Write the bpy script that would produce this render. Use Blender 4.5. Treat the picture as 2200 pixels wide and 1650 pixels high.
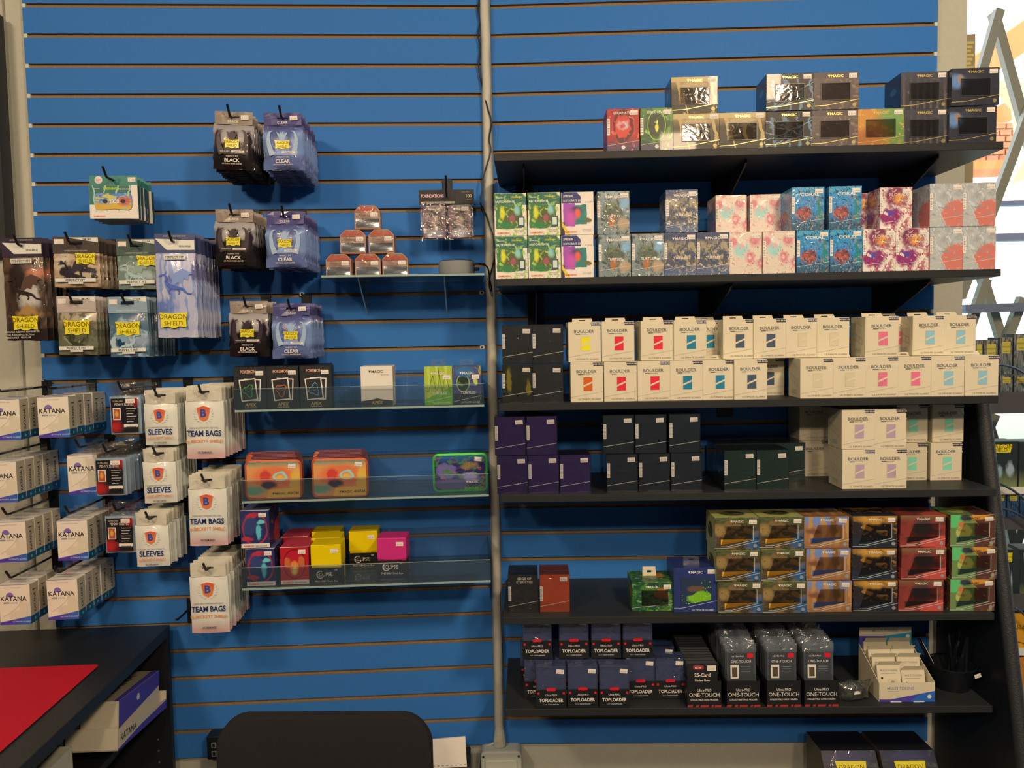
import bpy, bmesh, math, random
from mathutils import Vector, Matrix

random.seed(7)
S = bpy.context.scene
COL = S.collection
for o in list(bpy.data.objects):
    bpy.data.objects.remove(o)

# ------------------------------------------------------------------ camera, world, lights, exposure
ZO = 2.57                                    # height of the topmost visible groove above the floor
FPX = 1660.0                                 # focal length in pixels of the 2200 px wide frame
CAM = Vector((0.0308745841, -2.16022380, -0.893018181 + ZO))
ROT = (Matrix.Rotation(-0.00820983173, 3, 'Z') @ Matrix.Rotation(-0.0601173342, 3, 'X')
       @ Matrix.Rotation(0.0183316936, 3, 'Y'))
cam = bpy.data.objects.new('camera', bpy.data.cameras.new('camera'))
COL.objects.link(cam)
cam.matrix_world = Matrix.Translation(CAM) @ (ROT @ Matrix.Rotation(math.pi / 2, 3, 'X')).to_4x4()
cam.data.sensor_width = 36.0
cam.data.lens = FPX / 2200 * 36.0
cam.data.clip_start = 0.02
S.camera = cam

S.view_settings.view_transform = 'Standard'
S.view_settings.look = 'None'
S.view_settings.gamma = 1.0
S.view_settings.use_curve_mapping = False
S.view_settings.exposure = 0.0

W = bpy.data.worlds.new('sky')
S.world = W
W.use_nodes = True
W.node_tree.nodes['Background'].inputs[0].default_value = (0.93, 0.97, 1.0, 1)
W.node_tree.nodes['Background'].inputs[1].default_value = 6.0


def area(name, loc, target, sx, sy, watts, col):
    d = bpy.data.lights.new(name, 'AREA')
    d.shape = 'RECTANGLE'
    d.size, d.size_y, d.energy, d.color = sx, sy, watts, col
    o = bpy.data.objects.new(name, d)
    COL.objects.link(o)
    o.location = loc
    o.rotation_euler = (Vector(target) - Vector(loc)).to_track_quat('-Z', 'Y').to_euler()
    return o


WARM = (1.0, 0.715, 0.45)
area('ceiling_lamp', (-1.5, -2.5, 2.98), (-0.5, 0, 1.0), 0.3, 0.3, 27, WARM)
area('ceiling_lamp', (1.1, -2.5, 2.98), (0.9, 0, 1.1), 0.26, 0.26, 40, WARM)
for lx, lw in ((-1.3, 15), (-0.15, 22), (1.0, 19)):
    area('ceiling_lamp', (lx, -3.9, 2.98), (lx * .5, -0.5, 0.8), 0.2, 0.2, lw, (1.0, 0.72, 0.46))

# ------------------------------------------------------------------ frames of the two wall panels
A_L, A_R = 0.0435871571, -0.0321502849       # the two panels meet at a very flat angle behind the pipe


class Frame:
    def __init__(s, a):
        s.a = a
        s.e = Vector((math.cos(a), math.sin(a), 0))
        s.n = Vector((-math.sin(a), math.cos(a), 0))

    def w(s, u, d, z):                       # along the panel, out of the panel, height above floor
        return s.e * u - s.n * d + Vector((0, 0, z))

    def pick(s, px, py, d):                  # the point of the plane d in front of the panel seen at a pixel
        v = ROT @ Vector(((px - 1100) / FPX, 1, -(py - 825) / FPX))
        t = (-d - s.n.dot(CAM)) / s.n.dot(v)
        p = CAM + v * t
        return p.dot(s.e), p.z

    def ux(s, px, d, z):                     # u of the vertical line through a pixel column at height z
        py = 825
        for _ in range(6):
            u, zz = s.pick(px, py, d)
            py -= (z - zz) * FPX / (2.16 - d)
        return u


LF, RF = Frame(A_L), Frame(A_R)
CAT = {}


# ------------------------------------------------------------------ materials
def lin(h):
    h = h.lstrip('#')
    out = []
    for i in (0, 2, 4):
        c = int(h[i:i + 2], 16) / 255
        out.append(c / 12.92 if c <= 0.04045 else ((c + 0.055) / 1.055) ** 2.4)
    return out


WB = (0.86, 0.63, 0.43)


def alb(h):                                  # own colour of a thing that looks like h under the warm shop light
    return tuple(min(0.88, c / w) for c, w in zip(lin(h), WB)) + (1,)


def raw(h):
    return tuple(lin(h)) + (1,)


MATS = {}


def pbr(name, col, rough=0.5, metal=0.0, coat=0.0, bump=0.0, bscale=60, wrap=False, spec=0.35, wear=0.0):
    if name in MATS:
        return MATS[name]
    m = bpy.data.materials.new(name)
    m.use_nodes = True
    nt = m.node_tree
    b = nt.nodes['Principled BSDF']
    c = alb(col) if isinstance(col, str) else col
    b.inputs['Base Color'].default_value = c
    b.inputs['Roughness'].default_value = rough
    b.inputs['Metallic'].default_value = metal
    b.inputs['Specular IOR Level'].default_value = spec
    b.inputs['Coat Weight'].default_value = coat
    b.inputs['Coat Roughness'].default_value = 0.08
    if wear:
        t = nt.nodes.new('ShaderNodeTexCoord')
        n = nt.nodes.new('ShaderNodeTexNoise')
        n.inputs['Scale'].default_value = bscale
        n.inputs['Detail'].default_value = 6
        mx = nt.nodes.new('ShaderNodeMix')
        mx.data_type = 'RGBA'
        mx.inputs[6].default_value = tuple(x * (1 - wear) for x in c[:3]) + (1,)
        mx.inputs[7].default_value = tuple(min(.9, x * (1 + wear)) for x in c[:3]) + (1,)
        nt.links.new(t.outputs['Object'], n.inputs['Vector'])
        nt.links.new(n.outputs['Fac'], mx.inputs[0])
        nt.links.new(mx.outputs[2], b.inputs['Base Color'])
    if bump or wrap:
        add_bump(nt, b, bump, bscale, wrap)
    MATS[name] = m
    return m


def add_bump(nt, b, bump, bscale, wrap):
    t = nt.nodes.new('ShaderNodeTexCoord')
    n = nt.nodes.new('ShaderNodeTexNoise')
    n.inputs['Scale'].default_value = 26 if wrap else bscale
    n.inputs['Detail'].default_value = 3 if wrap else 5
    if wrap:
        n.inputs['Distortion'].default_value = 1.6
        oi = nt.nodes.new('ShaderNodeObjectInfo')
        ad = nt.nodes.new('ShaderNodeVectorMath')
        nt.links.new(t.outputs['Object'], ad.inputs[0])
        mul = nt.nodes.new('ShaderNodeVectorMath')
        mul.operation = 'SCALE'
        nt.links.new(oi.outputs['Location'], mul.inputs[0])
        mul.inputs['Scale'].default_value = 7.3
        nt.links.new(mul.outputs[0], ad.inputs[1])
        nt.links.new(ad.outputs[0], n.inputs['Vector'])
    else:
        nt.links.new(t.outputs['Object'], n.inputs['Vector'])
    bp = nt.nodes.new('ShaderNodeBump')
    bp.inputs['Strength'].default_value = 0.4 if wrap else bump
    bp.inputs['Distance'].default_value = 0.006 if wrap else 0.002
    nt.links.new(n.outputs['Fac'], bp.inputs['Height'])
    if wrap:
        b.inputs['Coat Weight'].default_value = 0.5
        b.inputs['Coat Roughness'].default_value = 0.05
        nt.links.new(bp.outputs[0], b.inputs['Coat Normal'])
    else:
        nt.links.new(bp.outputs[0], b.inputs['Normal'])


def film(name, fac=0.12, tint=(1, 1, 1, 1), rough=0.05, body=0.0, bodycol='e0d4c0', bump=0.0, bscale=40):
    """thin clear plastic: mostly see-through with a sheen that grows at grazing angles"""
    if name in MATS:
        return MATS[name]
    m = bpy.data.materials.new(name)
    m.use_nodes = True
    nt = m.node_tree
    nt.nodes.remove(nt.nodes['Principled BSDF'])
    out = nt.nodes['Material Output']
    tr = nt.nodes.new('ShaderNodeBsdfTransparent')
    tr.inputs[0].default_value = tint
    gl = nt.nodes.new('ShaderNodeBsdfGlossy')
    gl.inputs['Roughness'].default_value = rough
    lw = nt.nodes.new('ShaderNodeLayerWeight')
    lw.inputs[0].default_value = 0.35
    mr = nt.nodes.new('ShaderNodeMapRange')
    mr.inputs[3].default_value = fac
    mr.inputs[4].default_value = 0.8
    nt.links.new(lw.outputs['Fresnel'], mr.inputs[0])
    mx = nt.nodes.new('ShaderNodeMixShader')
    nt.links.new(mr.outputs[0], mx.inputs[0])
    nt.links.new(tr.outputs[0], mx.inputs[1])
    nt.links.new(gl.outputs[0], mx.inputs[2])
    last = mx
    if body:
        df = nt.nodes.new('ShaderNodeBsdfDiffuse')
        df.inputs[0].default_value = alb(bodycol)
        m2 = nt.nodes.new('ShaderNodeMixShader')
        m2.inputs[0].default_value = body
        nt.links.new(mx.outputs[0], m2.inputs[1])
        nt.links.new(df.outputs[0], m2.inputs[2])
        last = m2
    if bump:
        t = nt.nodes.new('ShaderNodeTexCoord')
        n = nt.nodes.new('ShaderNodeTexNoise')
        n.inputs['Scale'].default_value = bscale
        n.inputs['Distortion'].default_value = 1.5
        oi = nt.nodes.new('ShaderNodeObjectInfo')
        ad = nt.nodes.new('ShaderNodeVectorMath')
        ml = nt.nodes.new('ShaderNodeVectorMath')
        ml.operation = 'SCALE'
        ml.inputs['Scale'].default_value = 7.3
        nt.links.new(oi.outputs['Location'], ml.inputs[0])
        nt.links.new(t.outputs['Object'], ad.inputs[0])
        nt.links.new(ml.outputs[0], ad.inputs[1])
        bp = nt.nodes.new('ShaderNodeBump')
        bp.inputs['Strength'].default_value = bump
        bp.inputs['Distance'].default_value = 0.006
        nt.links.new(ad.outputs[0], n.inputs['Vector'])
        nt.links.new(n.outputs['Fac'], bp.inputs['Height'])
        nt.links.new(bp.outputs[0], gl.inputs['Normal'])
    nt.links.new(last.outputs[0], out.inputs[0])
    MATS[name] = m
    return m


def art(name, base, layers, rough=0.4, wrap=False, coat=0.0, dis=0.0, dscale=5, conv=alb):
    """printed picture: coloured shapes laid over each other in the UV square of the face"""
    if name in MATS:
        return MATS[name]
    m = bpy.data.materials.new(name)
    m.use_nodes = True
    nt = m.node_tree
    b = nt.nodes['Principled BSDF']
    b.inputs['Roughness'].default_value = rough
    b.inputs['Specular IOR Level'].default_value = 0.35
    b.inputs['Coat Weight'].default_value = coat
    N = nt.nodes.new
    L = nt.links.new
    uv = N('ShaderNodeTexCoord').outputs['UV']
    duv = uv
    if dis:
        n = N('ShaderNodeTexNoise')
        n.inputs['Scale'].default_value = dscale
        n.inputs['Detail'].default_value = 4
        L(uv, n.inputs['Vector'])
        s1 = N('ShaderNodeVectorMath')
        s1.operation = 'SUBTRACT'
        L(n.outputs['Color'], s1.inputs[0])
        s1.inputs[1].default_value = (.5, .5, .5)
        s2 = N('ShaderNodeVectorMath')
        s2.operation = 'SCALE'
        L(s1.outputs[0], s2.inputs[0])
        s2.inputs['Scale'].default_value = dis
        s3 = N('ShaderNodeVectorMath')
        L(uv, s3.inputs[0])
        L(s2.outputs[0], s3.inputs[1])
        duv = s3.outputs[0]
    rgb = N('ShaderNodeRGB')
    rgb.outputs[0].default_value = conv(base)
    cur = rgb.outputs[0]

    def maprange(src, a, bb, lo, hi):
        mr = N('ShaderNodeMapRange')
        L(src, mr.inputs[0])
        mr.inputs[1].default_value, mr.inputs[2].default_value = a, bb
        mr.inputs[3].default_value, mr.inputs[4].default_value = lo, hi
        return mr.outputs[0]

    def math_(op, a, bb=None, v=0.0):
        k = N('ShaderNodeMath')
        k.operation = op
        L(a, k.inputs[0])
        if bb is not None:
            L(bb, k.inputs[1])
        else:
            k.inputs[1].default_value = v
        return k.outputs[0]

    def dot(a, bb, src):
        d = N('ShaderNodeVectorMath')
        d.operation = 'DOT_PRODUCT'
        L(src, d.inputs[0])
        d.inputs[1].default_value = (a, bb, 0)
        return d.outputs['Value']

    for ly in layers:
        k, col = ly[0], ly[-1]
        if k in 'eE':                        # ellipse cx cy rx ry soft   (E: crisp edges without distortion)
            cx, cy, rx, ry, so = ly[1:6]
            s = N('ShaderNodeVectorMath')
            s.operation = 'SUBTRACT'
            L(duv if k == 'e' else uv, s.inputs[0])
            s.inputs[1].default_value = (cx, cy, 0)
            q = N('ShaderNodeVectorMath')
            q.operation = 'MULTIPLY'
            L(s.outputs[0], q.inputs[0])
            q.inputs[1].default_value = (1 / rx, 1 / ry, 0)
            ln = N('ShaderNodeVectorMath')
            ln.operation = 'LENGTH'
            L(q.outputs[0], ln.inputs[0])
            f = maprange(ln.outputs['Value'], 1 - so, 1 + so * .5, 1, 0)
        elif k in 'oO':                      # ring cx cy r width aspect
            cx, cy, r, wd, asp = ly[1:6]
            s = N('ShaderNodeVectorMath')
            s.operation = 'SUBTRACT'
            L(duv if k == 'o' else uv, s.inputs[0])
            s.inputs[1].default_value = (cx, cy, 0)
            q = N('ShaderNodeVectorMath')
            q.operation = 'MULTIPLY'
            L(s.outputs[0], q.inputs[0])
            q.inputs[1].default_value = (1, asp, 0)
            ln = N('ShaderNodeVectorMath')
            ln.operation = 'LENGTH'
            L(q.outputs[0], ln.inputs[0])
            a1 = math_('ABSOLUTE', math_('SUBTRACT', ln.outputs['Value'], v=r))
            f = maprange(a1, wd * .7, wd, 1, 0)
        elif k in 'rR':                      # rectangle x0 y0 x1 y1
            x0, y0, x1, y1 = ly[1:5]
            sp = N('ShaderNodeSeparateXYZ')
            L(duv if k == 'r' else uv, sp.inputs[0])
            ax = math_('LESS_THAN', math_('ABSOLUTE', math_('SUBTRACT', sp.outputs[0], v=(x0 + x1) / 2)), v=abs(x1 - x0) / 2)
            ay = math_('LESS_THAN', math_('ABSOLUTE', math_('SUBTRACT', sp.outputs[1], v=(y0 + y1) / 2)), v=abs(y1 - y0) / 2)
            f = math_('MULTIPLY', ax, ay)
        elif k in 'lL':                      # band |a x + b y - c| < w
            a, bb, c, wd = ly[1:5]
            f = maprange(math_('ABSOLUTE', math_('SUBTRACT', dot(a, bb, duv if k == 'l' else uv), v=c)), wd * .7, wd, 1, 0)
        elif k in 'gG':                      # ramp along a x + b y from c0 to c1
            a, bb, c0, c1 = ly[1:5]
            f = maprange(dot(a, bb, duv if k == 'g' else uv), c0, c1, 0, 1)
        elif k == 'n':                       # noise patches scale lo hi
            sc, lo, hi = ly[1:4]
            n = N('ShaderNodeTexNoise')
            n.inputs['Scale'].default_value = sc
            n.inputs['Detail'].default_value = 5
            n.inputs['Distortion'].default_value = 1.0
            L(uv, n.inputs['Vector'])
            f = maprange(n.outputs['Fac'], lo, hi, 0, 1)
        elif k == 'v':                       # cells scale lo hi
            sc, lo, hi = ly[1:4]
            n = N('ShaderNodeTexVoronoi')
            n.inputs['Scale'].default_value = sc
            L(duv, n.inputs['Vector'])
            f = maprange(n.outputs['Distance'], lo, hi, 1, 0)
        elif k == 'w':                       # swirled bands scale distortion lo hi
            sc, di, lo, hi = ly[1:5]
            n = N('ShaderNodeTexWave')
            n.inputs['Scale'].default_value = sc
            n.inputs['Distortion'].default_value = di
            n.inputs['Detail'].default_value = 2
            L(duv, n.inputs['Vector'])
            f = maprange(n.outputs['Fac'], lo, hi, 0, 1)
        mx = N('ShaderNodeMix')
        mx.data_type = 'RGBA'
        L(f, mx.inputs[0])
        L(cur, mx.inputs[6])
        mx.inputs[7].default_value = conv(col)
        cur = mx.outputs[2]
    L(cur, b.inputs['Base Color'])
    if wrap:
        add_bump(nt, b, 0, 0, True)
    MATS[name] = m
    return m


# ------------------------------------------------------------------ mesh helper
TXT = {}


def text_mesh(s, bold, shear):
    k = (s, bold, shear)
    if k not in TXT:
        c = bpy.data.curves.new('t', 'FONT')
        c.body = s
        c.size = 1.0
        c.resolution_u = 2
        c.offset = bold
        c.shear = shear
        ob = bpy.data.objects.new('t', c)
        me = bpy.data.meshes.new_from_object(ob)
        vs = [(v.co.x, v.co.y) for v in me.vertices]
        fs = [tuple(p.vertices) for p in me.polygons]
        bpy.data.objects.remove(ob)
        bpy.data.curves.remove(c)
        bpy.data.meshes.remove(me)
        xs = [v[0] for v in vs] or [0]
        TXT[k] = (vs, fs, min(xs), max(xs))
    return TXT[k]


class G:
    """collects faces and links them as ONE mesh object"""

    def __init__(s):
        s.v, s.f, s.m, s.uv, s.mats = [], [], [], [], []

    def mi(s, mat):
        if mat not in s.mats:
            s.mats.append(mat)
        return s.mats.index(mat)

    def face(s, pts, mat, uv=None):
        i = len(s.v)
        s.v += [tuple(p) for p in pts]
        s.f.append(tuple(range(i, i + len(pts))))
        s.m.append(s.mi(mat))
        s.uv += list(uv) if uv else [(0, 0)] * len(pts)

    def box(s, x0, x1, y0, y1, z0, z1, mat, front=None, side=None, top=None):
        Q = ((0, 0), (1, 0), (1, 1), (0, 1))
        s.face([(x0, y0, z0), (x1, y0, z0), (x1, y0, z1), (x0, y0, z1)], front or mat, Q)
        s.face([(x1, y1, z0), (x0, y1, z0), (x0, y1, z1), (x1, y1, z1)], mat, Q)
        s.face([(x0, y1, z0), (x0, y0, z0), (x0, y0, z1), (x0, y1, z1)], side or mat, Q)
        s.face([(x1, y0, z0), (x1, y1, z0), (x1, y1, z1), (x1, y0, z1)], side or mat, Q)
        s.face([(x0, y0, z1), (x1, y0, z1), (x1, y1, z1), (x0, y1, z1)], top or mat, Q)
        s.face([(x0, y1, z0), (x1, y1, z0), (x1, y0, z0), (x0, y0, z0)], mat, Q)

    def prism(s, poly, y0, y1, mat, front=None, side=None):
        """poly: counter-clockwise (x, z) outline seen from the front; extruded from y0 (front) to y1"""
        xs = [p[0] for p in poly]
        zs = [p[1] for p in poly]
        dx, dz = max(xs) - min(xs) or 1, max(zs) - min(zs) or 1
        uv = [((x - min(xs)) / dx, (z - min(zs)) / dz) for x, z in poly]
        s.face([(x, y0, z) for x, z in poly], front or mat, uv)
        s.face([(x, y1, z) for x, z in reversed(poly)], mat, list(reversed(uv)))
        n = len(poly)
        for i in range(n):
            a, b = poly[i], poly[(i + 1) % n]
            s.face([(a[0], y0, a[1]), (a[0], y1, a[1]), (b[0], y1, b[1]), (b[0], y0, b[1])], side or mat,
                   ((0, 0), (1, 0), (1, 1), (0, 1)))

    def tube(s, pts, r, mat, n=6, cap=True):
        pts = [Vector(p) for p in pts]
        rings = []
        for i, p in enumerate(pts):
            t = (pts[min(i + 1, len(pts) - 1)] - pts[max(i - 1, 0)]).normalized()
            up = Vector((0, 0, 1)) if abs(t.z) < .9 else Vector((0, 1, 0))
            a = t.cross(up).normalized()
            b = t.cross(a)
            rr = r[i] if isinstance(r, (list, tuple)) else r
            base = len(s.v)
            s.v += [tuple(p + (a * math.cos(6.28318 * k / n) + b * math.sin(6.28318 * k / n)) * rr) for k in range(n)]
            rings.append(base)
        mi = s.mi(mat)
        for i in range(len(rings) - 1):
            for k in range(n):
                k2 = (k + 1) % n
                s.f.append((rings[i] + k, rings[i] + k2, rings[i + 1] + k2, rings[i + 1] + k))
                s.m.append(mi)
                s.uv += [(0, 0)] * 4
        if cap:
            for bse, rev in ((rings[0], True), (rings[-1], False)):
                f = tuple(range(bse, bse + n))
                s.f.append(f[::-1] if rev else f)
                s.m.append(mi)
                s.uv += [(0, 0)] * n

    def lathe(s, prof, mat, n=24, c=(0, 0, 0)):
        mi = s.mi(mat)
        base = len(s.v)
        for r, z in prof:
            for k in range(n):
                a = 6.2831853 * k / n
                s.v.append((c[0] + r * math.cos(a), c[1] + r * math.sin(a), c[2] + z))
        for i in range(len(prof) - 1):
            for k in range(n):
                k2 = (k + 1) % n
                s.f.append((base + i * n + k, base + i * n + k2, base + (i + 1) * n + k2, base + (i + 1) * n + k))
                s.m.append(mi)
                s.uv += [(0, 0)] * 4

    def text(s, t, size, x, z, y, mat, al='c', bold=0.0, shear=0.0, sx=1.0, vert=False, side=0):
        """side 0: on the front face; 1: on the right face (reads along depth); vert: running upwards"""
        vs, fs, lo, hi = text_mesh(t, bold, shear)
        w = (hi - lo) * size * sx
        off = {'c': -w / 2, 'l': 0, 'r': -w}[al] - lo * size * sx
        i = len(s.v)
        for a, b in vs:
            p, q = off + a * size * sx, b * size
            if vert:
                p, q = -q, p
            if side == 1:
                s.v.append((y, x + p, z + q))
            elif side == -1:
                s.v.append((y, x - p, z + q))
            elif side == 2:                  # on the top face
                s.v.append((x + p, y + q, z))
            else:
                s.v.append((x + p, y, z + q))
        mi = s.mi(mat)
        for f in fs:
            s.f.append(tuple(i + k for k in f))
            s.m.append(mi)
            s.uv += [(0, 0)] * len(f)

    def disc(s, x, z, r, y, mat, n=16, a0=0, a1=360):
        pts = []
        full = abs(a1 - a0) >= 360
        k = n if full else n + 1
        for i in range(k):
            a = math.radians(a0 + (a1 - a0) * i / n)
            pts.append((x + r * math.cos(a), y, z + r * math.sin(a)))
        s.face(pts, mat)

    def strip(s, pts, wd, y, mat):
        """thin printed line through (x, z) points"""
        for (a, b), (c, d) in zip(pts, pts[1:]):
            l = math.hypot(c - a, d - b) or 1
            nx, nz = -(d - b) / l * wd / 2, (c - a) / l * wd / 2
            s.face([(a - nx, y, b - nz), (c - nx, y, d - nz), (c + nx, y, d + nz), (a + nx, y, b + nz)], mat)

    def build(s, name, parent=None, smooth=False, bevel=0.0, seg=1, kind=None):
        me = bpy.data.meshes.new(name)
        me.from_pydata(s.v, [], s.f)
        for m in s.mats:
            me.materials.append(m)
        me.polygons.foreach_set('material_index', s.m)
        uvl = me.uv_layers.new(name='UVMap')
        uvl.data.foreach_set('uv', [c for p in s.uv for c in p])
        if bevel:
            bm = bmesh.new()
            bm.from_mesh(me)
            bmesh.ops.remove_doubles(bm, verts=bm.verts, dist=1e-6)
            ed = [e for e in bm.edges if len(e.link_faces) == 2 and e.calc_face_angle(0) > .5]
            bmesh.ops.bevel(bm, geom=ed, offset=bevel, segments=seg, affect='EDGES', profile=.5)
            bm.to_mesh(me)
            bm.free()
        if smooth:
            bm = bmesh.new()
            bm.from_mesh(me)
            bmesh.ops.remove_doubles(bm, verts=bm.verts, dist=1e-6)
            for f in bm.faces:
                f.smooth = True
            bm.to_mesh(me)
            bm.free()
            me.set_sharp_from_angle(angle=math.radians(smooth if smooth > 1 else 50))
        o = bpy.data.objects.new(name, me)
        COL.objects.link(o)
        if parent:
            o.parent = parent
        if kind:
            o['kind'] = kind
        return o


def thing(name, label=None, cat=None, group=None, loc=None, rz=0.0):
    o = bpy.data.objects.new(name, None)
    COL.objects.link(o)
    o.empty_display_size = .02
    tag(o, label, cat, group)
    if loc is not None:
        o.location = loc
    o.rotation_euler = (0, 0, rz)
    return o


def tag(o, label=None, cat=None, group=None):
    if label:
        o['label'] = label
    if cat:
        o['category'] = cat
    if group:
        o['group'] = group
    return o


KIDS = {}


def kids(o):
    return list(o.children)


def dup(o, parent=None, only=None):
    c = o.copy()
    COL.objects.link(c)
    if parent:
        c.parent = parent
    for ch in KID[o.name] if o.name in KID else ():
        if only is None or any(ch.name.startswith(x) for x in only):
            dup(ch, c)
    return c


KID = {}
PROTO = {}


def make(fn, *args):
    """a thing of this kind: built the first time, copied with all its parts afterwards"""
    k = (fn.__name__,) + args
    if k not in PROTO:
        o = fn(*args)
        for x in [o] + list(o.children_recursive):
            KID[x.name] = list(x.children)
        PROTO[k] = [o, False]
    p = PROTO[k]
    if not p[1]:
        p[1] = True
        return p[0]
    return dup(p[0])


def put(o, F, u, d, z, label, cat, group=None, rz=0.0, tilt=(0, 0)):
    o.location = F.w(u, d, z)
    o.rotation_euler = (tilt[0], tilt[1], F.a + rz)
    for k in ('group',):
        if k in o:
            del o[k]
    tag(o, label, cat, group)
    return o


ORD = ['first', 'second', 'third', 'fourth', 'fifth', 'sixth', 'seventh', 'eighth', 'ninth', 'tenth', 'eleventh',
       'twelfth', 'thirteenth', 'fourteenth', 'fifteenth', 'sixteenth', 'seventeenth', 'eighteenth', 'nineteenth', 'twentieth',
       'twenty-first', 'twenty-second', 'twenty-third', 'twenty-fourth', 'twenty-fifth']

# ------------------------------------------------------------------ shared materials
STK = pbr('sticker_paper', 'ece2c8', .6)
INK = pbr('black_ink', '24211f', .6)
GREY = pbr('grey_ink', '8d8478', .6)
PALE = pbr('pale_ink', 'dcd2bc', .6)
WHITE = pbr('white_print', 'f0e6d2', .55)
GOLD = pbr('gold_foil', 'c8a050', .3, .5)
BLACK = pbr('black_board', '1b1a19', .45)
BLACKP = pbr('black_plastic', '161616', .35)
STEEL = pbr('black_steel', '1c1c1c', .4, .3, bump=.2, bscale=400)
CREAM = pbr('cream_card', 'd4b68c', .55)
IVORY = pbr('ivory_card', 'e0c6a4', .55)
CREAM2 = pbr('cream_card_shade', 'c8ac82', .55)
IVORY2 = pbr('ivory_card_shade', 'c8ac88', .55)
CLEAR = film('clear_film', .045, (.97, .97, .97, 1), .06, .012, 'd8d8d0', .8)
WRAP = film('wrap_film', .07, (.97, .97, .97, 1), .05, .008, 'd8d8d0', 1.0, 13)
CLEAR2 = film('clear_tab', .05, (.97, .98, .98, 1), .06, .03, 'd8dcd8')
ACRY = film('clear_acrylic', .06, (.975, .985, .99, 1), .02, .035, '88a4d8')
ACRYE = film('acrylic_edge', .25, (.86, .93, .97, 1), .1, .45, 'c0d4e0')
YEL = pbr('yellow_print', 'f0c020', .4, coat=.4)
BROWNINK = pbr('brown_ink', '6a4a10', .5)
RED = pbr('red_print', 'd01c24', .45)
ORANGE = pbr('orange_print', 'e87828', .5)
NAVY = pbr('navy_print', '1a2c50', .5)
WINK = pbr('wine_ink', '3a2a24', .5)


def sticker(par, x, z, y=-.0007, w=.0185, h=.0105, t='$ 9.99', ang=0.0, name='price_sticker'):
    g = G()
    ca, sa = math.cos(ang), math.sin(ang)
    def P(a, b, yy): return (x + a * ca - b * sa, yy, z + a * sa + b * ca)
    g.face([P(-w / 2, -h / 2, y), P(w / 2, -h / 2, y), P(w / 2, h / 2, y), P(-w / 2, h / 2, y)], STK)
    g.face([P(-w / 2, -h / 2, y + .0005), P(-w / 2, h / 2, y + .0005), P(w / 2, h / 2, y + .0005), P(w / 2, -h / 2, y + .0005)], STK)
    g.text(t, h * .5, x, z - h * .32, y - .0003, GREY)
    return g.build(name, par)


def rr(x0, x1, z0, z1, r, n=4):
    """rounded rectangle outline, counter-clockwise"""
    out = []
    for cx, cz, a in ((x1 - r, z0 + r, -90), (x1 - r, z1 - r, 0), (x0 + r, z1 - r, 90), (x0 + r, z0 + r, 180)):
        for i in range(n + 1):
            t = math.radians(a + 90 * i / n)
            out.append((cx + r * math.cos(t), cz + r * math.sin(t)))
    return out


def magic(g, x, z, s, y, mat):
    g.text('MAGIC', s, x + s * .45, z, y, mat, bold=.02, sx=1.12)
    x0 = x - s * 1.75
    g.face([(x0, y, z - s * .05), (x0 + s * .18, y, z + s * .3), (x0 + s * .42, y, z + s * .75), (x0 + s * .12, y, z + s * .55),
            (x0, y, z + s * .85), (x0 - s * .12, y, z + s * .55), (x0 - s * .42, y, z + s * .75), (x0 - s * .18, y, z + s * .3)], mat)


def hang_tab(par, w, z, y, tw=.05, th=.012, lean=.35, mat=None, hole=None):
    """a folded card or film tab with a euro hole, standing on the rear top edge"""
    g = G()
    m = mat or CREAM
    hm = hole
    y2 = y + th * lean
    def P(x, t, o=0): return (x, y + (y2 - y) * t + o, z + th * t)
    hw, a, b = tw * .16, .38, .62
    # frame around the hole
    for x0, x1, t0, t1 in ((-tw / 2, tw / 2, 0, a), (-tw / 2 * .96, tw / 2 * .96, b, 1), (-tw / 2, -hw, a, b), (hw, tw / 2, a, b)):
        g.face([P(x0, t0), P(x1, t0), P(x1, t1), P(x0, t1)], m)
        g.face([P(x0, t0, .0006), P(x0, t1, .0006), P(x1, t1, .0006), P(x1, t0, .0006)], m)
    return g.build('hang_tab', par)


# ------------------------------------------------------------------ pictures on the boxes (UV 0..1, origin bottom left)
A = {}
A['gold'] = art('gold_box_print', '2e261a', [('g', 0, 1, .62, .86, '8c6c3c'), ('w', .9, 5, .78, .9, 'b08c50'), ('r', .0, 0, 1, .24, '241f18'), ('e', .5, .78, .34, .1, .3, 'a8885a'), ('n', 6, .62, .7, 'b89860'), ('L', 1, .2, .36, .018, 'a8844c'), ('R', .0, .86, 1, 1, 'b4945c')], .42, False, .12, dis=.12)
A['wave'] = art('wave_box_print', '14171a', [('w', 1.1, 7, .84, .97, '5c6c74'), ('l', .5, 1, .72, .012, '8c9ca0'), ('l', -.5, 1, .22, .012, '8c9ca0'), ('l', .25, 1, .42, .01, '7c8c92'), ('l', -.3, 1, .05, .012, '8c9ca0'), ('l', .9, 1, .95, .01, '7c8c92'), ('l', -.9, 1, -.1, .01, '7c8c92'), ('e', .5, .62, .08, .14, .5, '6c5c44'), ('R', 0, .84, 1, 1, '17191b')], .42, False, .12, dis=.25)
A['umber'] = art('umber_box_print', '4a3a34', [('g', 0, 1, 0, 1, '5c4840'), ('n', 5, .52, .6, '6e5648'), ('e', .5, .5, .22, .3, .5, '54403a'), ('n', 9, .6, .68, '8a6a4a'),
    ('R', 0, .84, 1, 1, '4c3c38')], .42, False, .12, dis=.1)
A['citrus'] = art('citrus_box_print', 'c07a30', [('g', 1, 0, .35, .75, '5f7a34'), ('v', 11, .12, .2, 'd8a850'), ('e', .2, .2, .5, .3, .6, 'a05a28'), ('n', 5, .55, .68, 'd09a40'),
    ('e', .75, .8, .3, .25, .6, '6f8a44')], .42, False, .12, dis=.1)
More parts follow.
